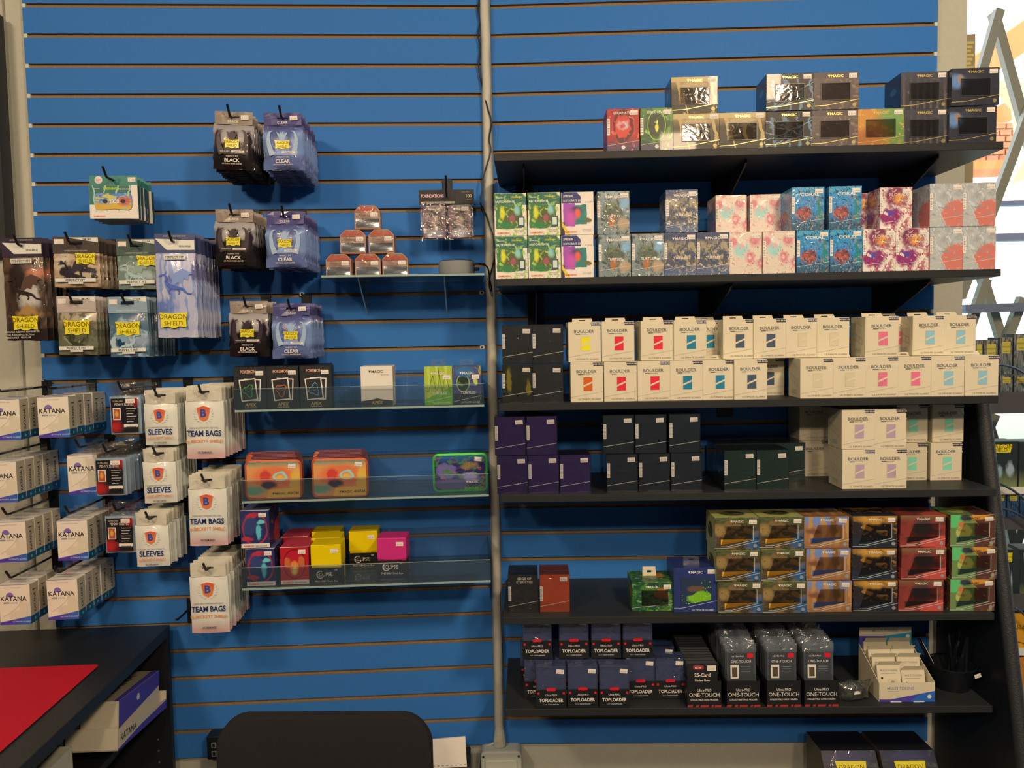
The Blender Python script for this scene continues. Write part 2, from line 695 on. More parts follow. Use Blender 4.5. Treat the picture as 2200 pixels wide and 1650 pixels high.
A['stripe'] = art('stripe_box_print', '272428', [('w', 2.2, 1.2, .6, .85, '4c4440'), ('g', 0, 1, .3, 1, '3a3538'), ('n', 7, .6, .7, '5a5048')], .42, False, .12, dis=.06)
A['night'] = art('night_box_print', '23222a', [('e', .1, .65, .2, .2, .5, '5a7490'), ('e', .18, .72, .08, .12, .5, '94705a'), ('n', 4, .55, .75, '34323c')], .42, False, .12, dis=.12)
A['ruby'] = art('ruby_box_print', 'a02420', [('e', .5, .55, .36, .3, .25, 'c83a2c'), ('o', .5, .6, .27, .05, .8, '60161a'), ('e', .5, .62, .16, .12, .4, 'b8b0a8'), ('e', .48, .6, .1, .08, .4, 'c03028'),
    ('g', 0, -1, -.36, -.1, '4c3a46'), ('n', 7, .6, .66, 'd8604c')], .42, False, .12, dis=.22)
A['fern'] = art('fern_box_print', '34502c', [('n', 3, .48, .58, '5c7c2c'), ('e', .5, .6, .33, .27, .1, '28321f'), ('O', .5, .6, .27, .014, .8, '8ca43c'), ('e', .5, .54, .06, .1, .2, 'd8d040'), ('e', .5, .68, .03, .05, .2, 'd8d040'), ('g', 0, -1, -.3, -.05, '443a46'), ('n', 7, .6, .66, '86a83c')], .42, False, .12, dis=.1)
A['jungle_card'] = art('jungle_carton_print', 'e2c8a0', [('R', 0, .72, 1, 1, '2c6048'), ('L', .75, 1, 1.72, .09, 'e2c8a0'), ('r', .05, .17, .86, .74, '3c6a3a'), ('e', .5, .45, .33, .24, .3, '54532a'),
    ('e', .25, .55, .09, .16, .4, 'd8c020'), ('e', .7, .6, .1, .12, .5, '86b0b4'), ('n', 9, .55, .62, '9ab04c'), ('e', .55, .4, .09, .08, .4, 'a04a54'), ('e', .35, .25, .2, .1, .4, '2c7036'), ('R', 0, .6, .04, .97, '2c6048'),
    ('R', .72, .2, .93, .45, '3a4448'), ('R', .76, .25, .89, .42, 'c8d0c8')], .45, dis=.12)
A['crate_card'] = art('crate_carton_print', 'e6cfac', [('R', 0, .74, .6, 1, '2c3258'), ('L', .8, 1, 1.46, .1, 'e6cfac'), ('R', 0, .74, .55, .9, '2c3258'), ('r', .06, .2, .42, .74, 'a0468c'), ('r', .4, .24, .78, .7, '2c7062'),
    ('e', .44, .55, .2, .12, .4, '4a2c50'), ('e', .5, .5, .1, .12, .4, 'd85a34'), ('e', .3, .4, .16, .2, .5, 'c04a8a'), ('R', 0, 0, .1, .3, '2c2c34'), ('L', 1.2, 1, .28, .07, 'd8b030'), ('e', .82, .34, .12, .06, .2, '6a5c2c')], .45, dis=.06)
A['moss'] = art('moss_box_print', '767a70', [('n', 3, .45, .6, '8c8c80'), ('e', .5, .48, .34, .32, .3, '565a46'), ('e', .42, .66, .14, .1, .3, '6c7050'), ('e', .62, .66, .12, .1, .3, '62684c'), ('n', 9, .54, .6, '46483c'), ('e', .45, .3, .1, .16, .3, 'a8623a'), ('e', .82, .24, .2, .16, .4, 'b08a64'), ('e', .85, .7, .14, .14, .4, '7c9cb0'), ('n', 16, .62, .66, '9c9c8c')], .35, True, dis=.22)
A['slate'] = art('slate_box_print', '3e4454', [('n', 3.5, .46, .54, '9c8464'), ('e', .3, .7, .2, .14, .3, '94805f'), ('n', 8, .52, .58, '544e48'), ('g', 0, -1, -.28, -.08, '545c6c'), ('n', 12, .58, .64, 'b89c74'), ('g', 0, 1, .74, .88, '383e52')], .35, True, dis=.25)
A['blossom'] = art('blossom_box_print', 'd8b898', [('e', .35, .62, .24, .2, .4, '9cbcc4'), ('v', 3.0, .40, .52, 'd89c8c'), ('v', 3.0, .26, .40, 'cc746c'), ('v', 3.0, .08, .2, 'e0a898'), ('n', 4, .6, .66, 'e4ccb0'), ('n', 12, .62, .66, 'c8645c'), ('n', 9, .66, .7, '6c7c80')], .35, True, dis=.22)
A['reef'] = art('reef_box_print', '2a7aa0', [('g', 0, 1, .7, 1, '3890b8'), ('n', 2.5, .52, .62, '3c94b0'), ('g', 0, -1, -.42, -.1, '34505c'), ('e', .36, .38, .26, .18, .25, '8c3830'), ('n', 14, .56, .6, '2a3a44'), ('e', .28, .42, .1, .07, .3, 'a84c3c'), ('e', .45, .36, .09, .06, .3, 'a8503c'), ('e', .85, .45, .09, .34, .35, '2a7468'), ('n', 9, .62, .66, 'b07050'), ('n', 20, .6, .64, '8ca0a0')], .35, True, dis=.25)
A['bloom'] = art('bloom_box_print', 'e0c8a8', [('n', 4, .52, .6, 'a8605c'), ('e', .5, .8, .38, .26, .3, '7c3446'), ('n', 7, .54, .62, 'b0565c'), ('e', .58, .74, .2, .14, .4, 'd88838'), ('e', .6, .74, .08, .06, .4, 'e0a848'), ('e', .32, .32, .36, .22, .25, '8c2c58'), ('v', 8, .2, .32, 'a83850'), ('e', .3, .4, .16, .09, .5, '5c4484'), ('n', 8, .6, .64, 'e8d4b4'), ('n', 16, .62, .66, '4c3050')], .35, True, dis=.25)
A['quill'] = art('quill_box_print', 'b0a492', [('n', 3, .48, .58, '9c9284'), ('n', 6, .56, .62, 'c4b8a4'), ('e', .85, .28, .5, .34, .08, 'cc6a54'), ('n', 5, .6, .64, 'a8a094'), ('n', 11, .62, .65, '8c8478'), ('l', .4, 1, .62, .012, '8c8478'), ('l', 1, .5, .5, .012, 'c8bca8')], .4, True, dis=.3)
A['coal'] = art('coal_box_print', '2b2826', [('n', 2.5, .5, .8, '3a3634')], .22, True)
A['banana'] = art('banana_box_print', '26271c', [('e', .22, .6, .1, .34, .3, '8c7420'), ('e', .85, .4, .08, .22, .3, '8a7024'), ('n', 4, .55, .8, '34342c')], .22, True, dis=.2)
A['violet'] = art('violet_box_print', '2e1648', [('n', 2.5, .5, .8, '341c4c')], .2, True)
A['pine'] = art('pine_box_print', '171f24', [('n', 2.5, .5, .8, '1c282c')], .2, True)
A['forest'] = art('forest_box_print', '15291f', [('n', 2.5, .5, .8, '183024')], .2, True)
A['void'] = art('void_box_print', '1c1a1e', [('g', 0, -1, -.25, -.2, '161418')], .2, True)
A['ember'] = art('ember_box_print', 'b8421c', [('g', 0, -1, -.26, -.24, 'a83c18')], .3, True)
A['jungle'] = art('jungle_box_print', '24482c', [('n', 4, .46, .56, '4a6c2c'), ('n', 9, .58, .64, '7a9048'), ('e', .7, .6, .18, .2, .4, 'a0602c'), ('v', 7, .1, .16, '183420')], .35, dis=.25)
A['indigo'] = art('indigo_box_print', '2a3158', [('n', 6, .5, .8, '343c66')], .35)
A['indigo_in'] = art('indigo_box_window', '2a3344', [('e', .62, .28, .44, .25, .15, '7aa820'), ('v', 12, .2, .32, '8cc028'), ('e', .2, .85, .5, .5, .05, '2a3344'), ('e', .5, .6, .3, .12, .3, '6a4a34')], .25, coat=.8, dis=.12)
A['mine'] = art('mine_box_print', '4a3a24', [('g', 0, 1, .7, 1, '50572c'), ('n', 4, .48, .58, '7a5a34'), ('e', .12, .6, .16, .2, .5, '94703c'), ('e', 1.0, .2, .3, .35, .4, '2c5474'), ('n', 9, .6, .66, '34281c')], .35, True, dis=.2)
A['dune'] = art('dune_box_print', 'a0683c', [('g', 0, 1, .62, .85, '6a7ca0'), ('w', 1.1, 3, .6, .9, 'b88048'), ('e', .66, .72, .1, .4, .3, '7a5430'), ('e', .2, .55, .18, .1, .4, '7c4a30'), ('g', 0, -1, -.25, 0, '8c5834')], .35, True, dis=.2)
A['forge'] = art('forge_box_print', '2c2524', [('e', .5, .95, .5, .22, .5, 'c08430'), ('n', 5, .55, .62, '9a6428'), ('g', 0, -1, -.35, -.3, '2a2a30'), ('e', .65, .5, .1, .05, .4, 'b07a34')], .35, True, dis=.3)
A['crimson'] = art('crimson_box_print', '8c3428', [('n', 3, .45, .6, '5c3028'), ('e', .95, .1, .5, .3, .1, 'c0483c'), ('g', 0, 1, .8, 1, '7a5a38'), ('e', .5, .6, .26, .3, .4, '443430')], .35, True, dis=.15)
A['meadow'] = art('meadow_box_print', '6a7c40', [('g', 1, 0, .5, .56, '5c3428'), ('e', .08, .85, .2, .25, .1, '5cb060'), ('e', .3, .45, .18, .25, .1, 'b0a850'), ('e', .25, .7, .09, .1, .4, 'c06a38'), ('e', .6, .95, .26, .12, .3, 'd0862c'), ('e', .35, .93, .14, .13, .3, '343a38'), ('n', 6, .6, .66, 'a07840')], .35, True, dis=.14)
A['mine_side'] = art('mine_box_side_print', 'a89c54', [('E', .5, .5, .3, .26, .1, '3c3a24'), ('n', 5, .55, .65, '8c8040')], .4)
A['black_side'] = art('dark_box_side_print', '22242a', [('E', .55, .6, .2, .1, .2, '4a5a64'), ('n', 4, .55, .75, '2c3038')], .3, True)
# bags and cartons of the panel beside the counter
A['drake_black'] = art('black_pack_print', '1e1512', [('g', 0, 1, .46, .56, 'a08c7c'), ('e', .5, .62, .15, .24, .15, '2e1c20'), ('e', .5, .4, .5, .22, .2, '211714'), ('e', .12, .6, .09, .3, .2, '34242c'), ('e', .88, .58, .09, .28, .2, '2a1c20'), ('R', 0, 0, 1, .36, '1c1412')], .3, True, dis=.12)
A['drake_clear'] = art('clear_pack_print', '565674', [('g', 0, -1, -.5, 0, '646a88'), ('e', .5, .64, .12, .24, .4, '8c92ac'), ('e', .08, .6, .18, .3, .4, '848ea8'), ('e', .92, .6, .2, .32, .4, '848ea8'), ('g', 0, 1, .82, 1.0, '524868'), ('n', 6, .58, .68, '7880a0')], .3, True, dis=.16)
A['drake_brown'] = art('brown_pack_print', '3c2a20', [('n', 3, .45, .58, '6a4a34'), ('e', .62, .55, .26, .2, .3, 'b8a48c'), ('e', .85, .8, .25, .06, .4, 'b06040'), ('e', .35, .75, .22, .2, .3, '2c1e18'), ('e', .6, .33, .3, .07, .5, 'a4743c'), ('R', 0, 0, 1, .13, '281c18')], .3, True, dis=.25)
A['drake_smoke'] = art('smoke_pack_print', 'b8946c', [('e', .2, .75, .2, .28, .4, 'c8aa88'), ('n', 3, .5, .6, '906a48'), ('e', .3, .45, .18, .2, .2, '30262a'), ('e', .7, .5, .26, .1, .2, '34282a'), ('o', .75, .35, .14, .04, 1, '2c2426'), ('e', .22, .72, .12, .05, .3, '30262a'), ('e', .3, .2, .3, .08, .4, '3a2c28')], .3, True, dis=.25)
A['drake_grey'] = art('grey_pack_print', '787c68', [('g', 0, 1, .6, 1, '5a6450'), ('o', .4, .35, .18, .05, 1.2, 'a4a894'), ('e', .25, .62, .24, .08, .4, 'a8ac98'), ('n', 5, .54, .64, '949880'), ('e', .75, .4, .24, .14, .5, '9a9c8a')], .3, True, dis=.25)
A['drake_lilac'] = art('lilac_pack_print', 'aca0b0', [('e', .45, .68, .16, .08, .3, '5c6288'), ('o', .4, .8, .14, .03, .6, '7c84a4'), ('w', 1.1, 8, .84, .94, '8088a4'), ('e', .2, .36, .36, .1, .4, '646e94'), ('e', .35, .5, .08, .18, .4, '6c7698'), ('e', 1.02, .8, .14, .18, .3, '504e74'), ('R', 0, .0, 1, .08, 'b0a4b4'), ('n', 6, .58, .68, 'bcb0ba')], .3, True, dis=.25)
A['drake_olive'] = art('olive_pack_print', '6a6044', [('g', 0, 1, .62, .9, 'a88c6a'), ('e', .55, .4, .28, .16, .3, '3a3626'), ('o', .4, .42, .2, .04, 1.3, '8c8460'), ('n', 5, .5, .6, '524c34')], .3, True, dis=.25)
A['drake_teal'] = art('teal_pack_print', '50646a', [('o', .3, .32, .22, .07, 1, 'b4b8a8'), ('e', .3, .32, .14, .14, .2, '1c3848'), ('e', .75, .4, .26, .2, .4, '8c8c8c'), ('n', 4, .52, .62, 'a4aca4'), ('g', 0, 1, .75, 1, '34505c')], .3, True, dis=.25)
A['counter_card'] = art('life_counter_print', 'e8d0ac', [('R', 0, .42, .86, 1, '2c6450'), ('L', .9, 1, 1.32, .13, 'e8d0ac'), ('R', 0, .5, .8, 1, '2c6450'), ('w', 1.4, 5, .93, .99, '9cb8a0'), ('R', 0, .0, 1, .2, 'e8d0ac')], .45)
A['counter_pad'] = art('life_counter_pad_print', '4c6ca0', [('n', 4, .45, .55, 'c8b040'), ('g', 0, -1, -.45, -.3, 'd0982c'), ('e', .8, .5, .22, .3, .4, 'c0503c'), ('n', 7, .58, .64, '7cb0c0'), ('E', .28, .5, .07, .12, .1, '1c1c1c'), ('E', .76, .5, .07, .12, .1, '1c1c1c')], .35, dis=.2)
A['sun_front'] = art('sun_carton_print', 'e4c8a0', [('E', .35, .70, .13, .11, .02, '7c5c8c'), ('R', 0, .0, 1, .70, 'e4c8a0'), ('e', .72, .5, .06, .22, .2, 'cdb48c'), ('e', .6, .22, .3, .14, .25, 'd2b890'), ('e', .85, .3, .22, .3, .2, 'd2b890'), ('L', -.125, 1, -.02, .10, '4c3480')], .5, dis=.06)
A['sun_stripe'] = art('sun_stripe_print', '4c3480', [('G', 1, 0, .35, 1, '2c5c94')], .5)
A['sun_side'] = art('sun_side_print', 'c4a880', [('G', 0, -1, -.2, -.195, '1c5064')], .5)
A['carded_card'] = art('carded_card_print', '1f1b1a', [('G', 0, -1, -.14, -.04, 'b82420'), ('e', 1.0, 1.0, .4, .25, .5, 'a02420'), ('R', .06, .36, .36, .72, 'd8ccb0'), ('r', .09, .39, .33, .69, 'a84a30'), ('e', .2, .55, .08, .1, .4, 'd8903c'), ('G', 0, 1, .22, .2, '1f1b1a'), ('R', .45, .14, .97, .23, 'e0d4bc'), ('e', .1, .15, .3, .2, .6, 'a82420')], .3, dis=.1)
A['shieldbag_card'] = art('shieldbag_card_print', 'd8cdb0', [('n', 3, .55, .8, 'd2c6a8')], .45, True)
A['shieldbag_pink'] = art('shieldbag_bag_print', 'd8cdb0', [('G', 0, -1, -.24, -.05, 'd49c8a')], .45, True)
A['shieldbag_head'] = film('shieldbag_header_film', .06, (.86, .83, .74, 1), .1, .74, 'dec6a0', .6)
A['shield'] = art('shield_print', 'e06a30', [('G', 0, 1, .4, 1, 'd84c28')], .5)
A['foil_deck'] = art('foil_deck_print', '9a7660', [('R', 0, .72, 1, 1, '9c4830'), ('n', 5, .5, .6, '8c6450'), ('R', .05, .70, .95, .73, '6a4030'), ('R', .0, 0, 1, .07, '8c5c40')], .3, True, dis=.1)
A['foil'] = pbr('silver_foil', 'b8a898', .18, .9, bump=.6, bscale=45)
A['tin_orange'] = art('orange_tin_print', 'd88a4c', [('e', .5, .55, .42, .36, .2, 'dc6c3c'), ('g', 0, 1, .85, 1.0, '5c8464'), ('e', .35, .6, .1, .18, .3, 'c83c2c'), ('e', .4, .35, .16, .12, .3, '3c2030'), ('o', .62, .58, .12, .03, 1, '8cbcb0'), ('e', .1, .2, .26, .14, .4, '70906c'), ('e', .62, .55, .1, .1, .5, 'e0a048'), ('e', .92, .4, .12, .4, .3, 'd8a03c')], .25, coat=.6, dis=.12)
A['tin_purple'] = art('purple_tin_print', '2c2648', [('g', 0, 1, .75, 1, '2c5a84'), ('e', .22, .55, .2, .24, .15, '6a5a84'), ('n', 6, .52, .6, '4a6c3c'), ('e', .65, .7, .2, .1, .4, '7c6a3c'), ('n', 9, .6, .65, 'a8503c'), ('e', .3, .15, .35, .2, .3, '5c4c6c'), ('e', .7, .35, .18, .14, .4, '8c7c94')], .25, coat=.6, dis=.25)
A['drake_azure'] = art('azure_box_print', '2c2c50', [('e', .3, .6, .3, .26, .2, '343c5c'), ('e', .62, .42, .1, .22, .25, '5ca8c0'), ('e', .72, .68, .16, .05, .3, '68b0c8'), ('o', .5, .5, .42, .03, 1, 'a02c34'), ('e', .4, .86, .22, .05, .3, 'b03038'), ('e', .2, .24, .25, .06, .3, 'b03038'), ('R', 0, 0, 1, .12, 'e0d4bc')], .35, dis=.14)
A['azure_side'] = art('azure_box_side_print', '242846', [('e', .95, .25, .5, .4, .1, 'a82c2c'), ('n', 5, .6, .65, '9c3030')], .35, dis=.3)
A['drake_scarlet'] = art('scarlet_box_print', 'b41c24', [('O', .5, .55, .38, .02, 1, '7c1018'), ('e', .5, .45, .16, .2, .2, 'd8742c'), ('e', .5, .38, .08, .13, .3, 'e0b050'), ('e', .25, .6, .12, .14, .3, 'c05c2c'), ('e', .75, .6, .12, .14, .3, 'c05c2c'), ('R', 0, 0, 1, .12, 'e0d4bc')], .35, dis=.14)
A['lime'] = art('lime_box_print', 'a8a832', [('w', 1, 3, .7, .9, 'b8b848'), ('G', .35, -1, -.14, -.13, '6a9a24'), ('n', 5, .6, .7, '8c9c2c')], .35, coat=.5, dis=.1)
A['lilac_box'] = art('lilac_box_print', '4a4468', [('e', .35, .55, .25, .22, .15, '2a3420'), ('O', .35, .55, .22, .02, 1, '8ca04c'), ('e', .8, .58, .08, .08, .2, 'b8b84c'), ('G', 0, -1, -.3, -.26, '2a262c'), ('e', .4, .85, .4, .14, .3, '3c6484'), ('e', 1, .88, .1, .15, .3, 'b8903c'), ('n', 6, .6, .66, '6a7c3c')], .3, coat=.5, dis=.14)
A['outline_side'] = art('outline_side_print', '1a1a1c', [('v', 16, .06, .12, '3c444c')], .4)
A['floor_pack'] = art('floor_box_print', '2c2a38', [('n', 4, .5, .62, '4a4c3c'), ('e', .5, .8, .4, .2, .5, '3a3450')], .35, True, dis=.2)
A['rack_pack'] = art('rack_box_print', '5c5a50', [('g', 0, 1, .6, .95, '8c7c64'), ('n', 6, .48, .58, '383c40'), ('n', 11, .6, .66, '9a9484')], .4, dis=.2)
A['rack_blue'] = art('rack_blue_print', '2a4258', [('n', 5, .5, .6, '1c2c3c'), ('w', 2, 6, .85, .95, '4a6070')], .4, dis=.2)
A['rack_dark'] = art('rack_dark_print', '2c302c', [('g', 0, -1, -.45, -.1, '7c7c4c'), ('e', .8, .45, .1, .16, .4, '9aa09a'), ('e', .5, .4, .1, .12, .4, '8c9c90')], .3, dis=.2)


# ------------------------------------------------------------------ builders: boxed goods
TXT_S = ('$ 9.99', '$ 24.99')


def carton(par, w, h, d, front, side, top=None, bevel=.0008, name='carton'):
    g = G()
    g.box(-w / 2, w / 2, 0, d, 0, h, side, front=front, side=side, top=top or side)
    return g.build(name, par, bevel=bevel)


BK = dict(gold=GOLD, wave=GOLD, umber=GOLD, citrus=GOLD, stripe=GOLD, night=GOLD)


def wide_box(kind, tab):
    """wide window box of the top shelf"""
    w, h, d = .1095, .0860, .088
    o = thing('deck_box')
    carton(o, w, h, d, A[kind], A['black_side'])
    g = G()
    y = -.0006
    magic(g, 0, h * .86, .0085, y, GOLD)
    g.strip([(-w / 2, h * .1), (-w * .2, h * .115), (w / 2, h * .27)], .0012, y, GOLD)
    g.disc(w * .4, h * .12, .005, y, pbr('dull_gold', '8c7440', .4, .3), 6)
    g.build('lettering', o)
    g = G()
    wd = film('window_film', .015, (.72, .7, .68, 1), .05, .0, '6a6058', .06)
    g.box(-w * .30, w * .30, -.0012, -.0008, h * .26, h * .70, wd)
    g.build('window_pane', o)
    g = G()
    e = pbr('window_rim', '3a3430', .3)
    for a, b, c, dd in ((-.315, -.30, .24, .72), (.30, .315, .24, .72), (-.30, .30, .70, .72), (-.30, .30, .24, .26)):
        g.box(w * a, w * b, -.0016, -.0002, h * c, h * dd, e)
    g.build('window_rim', o)
    sticker(o, w * .37, h * .90, t='$ 29.99')
    if tab:
        hang_tab(o, w, h, d * .5, .05, .014, .1, CLEAR2)
    return o


def tall_box(kind):
    """slim printed deck box of the second shelf: its own lid line, side label and stripe"""
    w, h, d = .0770, .1015, .090
    o = thing('deck_box')
    carton(o, w, h, d, A[kind], A[kind])
    g = G()
    y = -.0006
    if kind in ('moss', 'slate'):
        magic(g, -.002, h * .84, .0085, y, WHITE)
        g.text('TURTLES', .0085, 0, h * .39, y, WHITE, bold=.02)
    if kind == 'reef':
        g.text('CORAL', .0105, .004, h * .79, y, WHITE, bold=.015, sx=1.3)
    if kind == 'bloom':
        g.text('FLORAL', .0095, .004, h * .79, y, PALE, sx=1.2)
    if kind in ('ruby', 'fern'):
        g.text('STRIXHAVEN', .0085, 0, h * .87, y, PALE, bold=.01, sx=.95)
        g.disc(0, h * .11, .005, y, PALE, 6)
    g.strip([(-w / 2, h * .15), (w / 2, h * .26)], .0007, y, PALE)
    g.build('lettering', o)
    side_label(o, w, h)
    sticker(o, w * .33, h * .9, t='$ 19.99')
    return o


def side_label(o, w, h, zf=.58):
    g = G()
    x = -w / 2 + .0035
    g.box(x - .0034, x + .0036, -.0010, -.0003, h * (zf - .19), h * (zf + .19), STK)
    for k in range(9):
        z = h * (zf - .15) + k * h * .037
        g.box(x - .0022, x + (.0012 if k % 3 else .0024), -.0012, -.0010, z, z + h * .016, GREY)
    g.build('side_label', o)


def plain_box(kind):
    """single colour sleeved deck box with a thin slanting line"""
    w, h, d = .0735, .0935, .092
    if kind == 'forest':
        w, h, d = .0755, .0985, .105
    o = thing('deck_box')
    carton(o, w, h, d, A[kind], A[kind], bevel=.0012)
    g = G()
    g.strip([(-w / 2, h * .18), (w / 2, h * .30)], .0010, -.0006, PALE)
    g.build('printed_line', o)
    side_label(o, w, h)
    sticker(o, w * .3, h * .86 if kind != 'coal' else h * .84, ang=random.uniform(-.08, .08))
    g = G()
    f = WRAP
    g.box(-w / 2 - .0012, w / 2 + .0012, -.0016, d, -.0, h + .0012, f)
    g.build('clear_sleeve', o)
    return o


BOULDER = dict(yellow='e2d81e', red='dc2030', teal='1e6e7c', slate='424a52', cream='ccb084', pink='dc6672', sky='8caab0', orange='cc5418', mauve='b08a8c', mint='80c092')


def boulder_box(kind):
    w, h, d = .0785, .0965, .088
    o = thing('deck_box')
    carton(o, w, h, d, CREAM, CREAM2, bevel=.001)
    y = -.0006
    g = G()
    DG = pbr('dark_grey_ink', '6a6054', .6)
    g.text('BOULDER', .0104, -.001, h * .73, y, DG, bold=.02, sx=1.05)
    g.box(-.0215, -.0105, y, -.0002, h * .683, h * .708, DG)
    g.text('return to earth', .0038, -.002, h * .687, y, DG)
    g.strip([(-w / 2, h * .12), (w / 2, h * .26)], .0005, y, GREY)
    g.text('ULTIMATE GUARD', .0056, w * .08, h * .05, y, DG, sx=1.2)
    g.text('$ 9.99', .0058, w * .42, h * .74, y, PALE, bold=.0)
    # packing drawing on the left side
    s = -w / 2 - .0005
    for a, b, c, e in ((.2, .75, .75, .9), (.2, .45, .8, .6), (.2, .3, .8, .45), (.2, .45, .2, .3), (.8, .6, .8, .45), (.4, .52, .4, .36), (.6, .56, .6, .40)):
        p, q = (d * a, h * b), (d * c, h * e)
        g.face([(s, p[0], p[1]), (s, p[0] + .0008, p[1] + .001), (s, q[0] + .0008, q[1] + .001), (s, q[0], q[1])], GREY)
    for k in range(4):
        g.face([(s, d * .3, h * (.1 + .03 * k)), (s, d * .3, h * (.11 + .03 * k)), (s, d * .7, h * (.11 + .03 * k)), (s, d * .7, h * (.1 + .03 * k))], GREY)
    g.build('lettering', o)
    g = G()
    g.face([(w * .18, y, h * .985), (w * .21, y, h * .905), (w * .49, y, h * .905), (w * .49, y, h * .985)], pbr('badge_ink', '34323c', .5))
    g.text('MADE IN USA', .0044, w * .345, h * .932, y - .0003, WHITE, bold=.02)
    g.build('badge', o)
    # the colour shows through a cut-out crossed by a white bar
    c = pbr('colour_' + kind, BOULDER[kind], .45)
    cx, zw0, zw1, ww = w * .03, h * .28, h * .62, .0215
    g = G()
    g.face([(cx - ww / 2, y, zw0), (cx + ww / 2, y, zw0), (cx + ww / 2, y, zw1), (cx - ww / 2, y, zw1)], c)
    e = CREAM2
    g.box(cx - ww / 2, cx + ww / 2, y - .0004, y, zw1, zw1 + .0006, e)
    g.box(cx - ww / 2 - .0006, cx - ww / 2, y - .0004, y, zw0, zw1, e)
    g.build('colour_window', o)
    g = G()
    g.face([(cx - ww / 2, y - .0005, h * .375), (cx + ww / 2, y - .0005, h * .475), (cx + ww / 2, y - .0005, h * .52), (cx - ww / 2, y - .0005, h * .42)], CREAM)
    g.build('window_bar', o)
    hang_tab(o, w, h - .0004, d * .62, .05, .010, .8, CREAM)
    return o


S5T = dict(mine=WHITE, dune=PALE, forge=PALE, crimson=WHITE, meadow=INK)
S5W = dict(mine='e09a20', dune='4c5c88', forge='2c2c30', crimson='3c2c28', meadow='3c5848')


def relic_box(kind):
    """wide window box of the fifth shelf: picture, sloped window, white double line"""
    w, h, d = .1075, .0785, .095
    o = thing('deck_box')
    carton(o, w, h, d, A[kind], A['mine_side'] if kind == 'mine' else A[kind])
    g = G()
    y = -.0006
    magic(g, 0, h * .85, .0075, y, S5T[kind])
    line = pbr('window_line', 'c8c0b0', .4)
    pts = [(-w * .36, h * .10), (-w * .2, h * .10), (w * .37, h * .30), (w * .37, h * .76)]
    g.strip(pts, .0009, y, line)
    g.strip([(-w * .5, h * .045), (-w * .2, h * .05), (w * .5, h * .27)], .0009, y, line)
    g.disc(w * .41, h * .12, .005, y, pbr('dull_emblem', '8c8478', .5), 6)
    g.build('lettering', o)
    g = G()
    g.face([(-w * .36, y - .0002, h * .15), (w * .33, y - .0002, h * .31), (w * .33, y - .0002, h * .34), (-w * .36, y - .0002, h * .32)], pbr('window_' + kind, S5W[kind], .3, coat=.8))
    g.build('window_corner', o)
    g = G()
    wd = film('window_film', .12)
    g.face([(-w * .36, y - .0006, h * .14), (w * .34, y - .0006, h * .31), (w * .34, y - .0006, h * .74), (-w * .2, y - .0006, h * .74)], wd)
    g.build('window_pane', o)
    sticker(o, w * .36, h * .87, ang=random.uniform(-.06, .06), t='$ 29.99')
    return o


def edge_box(kind):
    w, h, d = .0735, .0955, .085
    o = thing('deck_box')
    carton(o, w, h, d, A[kind], A[kind], bevel=.0012)
    g = G()
    y = -.0008
    g.strip([(-w / 2, h * .16), (w / 2, h * .31)], .0010, y, PALE)
    if kind == 'void':
        g.text('EDGE OF', .0085, .004, h * .87, y, WHITE, bold=.012)
        g.text('ETERNITIES', .0085, .004, h * .78, y, WHITE, bold=.012, sx=.95)
    g.text('EDGE OF ETERNITIES', .005, 0, d * .35, h + .0008, PALE if kind == 'void' else pbr('peach_ink', 'd89070', .5), side=2)
    g.text('ULTIMATE GUARD', .0045, 0, d * .72, h + .0008, PALE if kind == 'void' else pbr('peach_ink', 'd89070', .5), side=2)
    g.build('lettering', o)
    side_label(o, w, h, .5)
    if kind == 'ember':
        sticker(o, w * .3, h * .88)
    g = G()
    g.box(-w / 2 - .001, w / 2 + .001, -.0014, d, 0, h + .001, CLEAR)
    g.build('clear_sleeve', o)
    return o


def jungle_box():
    w, h, d = .101, .0735, .095
    o = thing('deck_box')
    carton(o, w, h, d, A['jungle'], A['jungle'], top=A['jungle'])
    g = G()
    y = -.0006
    magic(g, 0, h * .80, .008, y, PALE)
    g.strip([(-w / 2, h * .12), (w / 2, h * .25)], .0008, y, PALE)
    g.build('lettering', o)
    g = G()
    g.box(-w * .27, w * .38, -.0012, -.0006, h * .2, h * .72, film('window_film', .12))
    g.build('window_pane', o)
    sticker(o, w * .36, h * .84)
    hang_tab(o, w, h - .001, d * .55, .034, .024, .15, CREAM)
    return o


def indigo_box():
    w, h, d = .106, .112, .095
    o = thing('deck_box')
    carton(o, w, h, d, A['indigo'], A['indigo'])
    g = G()
    y = -.0006
    magic(g, 0, h * .87, .0085, y, PALE)
    g.strip([(-w / 2, h * .1), (-w * .3, h * .1), (w / 2, h * .26)], .0008, y, PALE)
    g.text('ULTIMATE GUARD', .0058, w * .18, h * .035, y, PALE, sx=1.15)
    for k in range(9):
        g.strip([(-w * .35 + k * .0085, h * .0), (-w * .35 + k * .0085, h * .0)], .001, y, PALE)
    g.text('Secret Lair', .014, 0, d * .45, h + .0006, PALE, side=2, shear=.3)
    g.build('lettering', o)
    g = G()
    p = [(-w * .33, h * .16), (w * .36, h * .28), (w * .36, h * .78), (-w * .33, h * .78)]
    g.prism(p, -.0012, -.0004, A['indigo'], front=A['indigo_in'])
    g.build('window_pane', o)
    sticker(o, w * .37, h * .91)
    hang_tab(o, w, h - .001, d * .5, .04, .016, .1, CLEAR2)
    return o


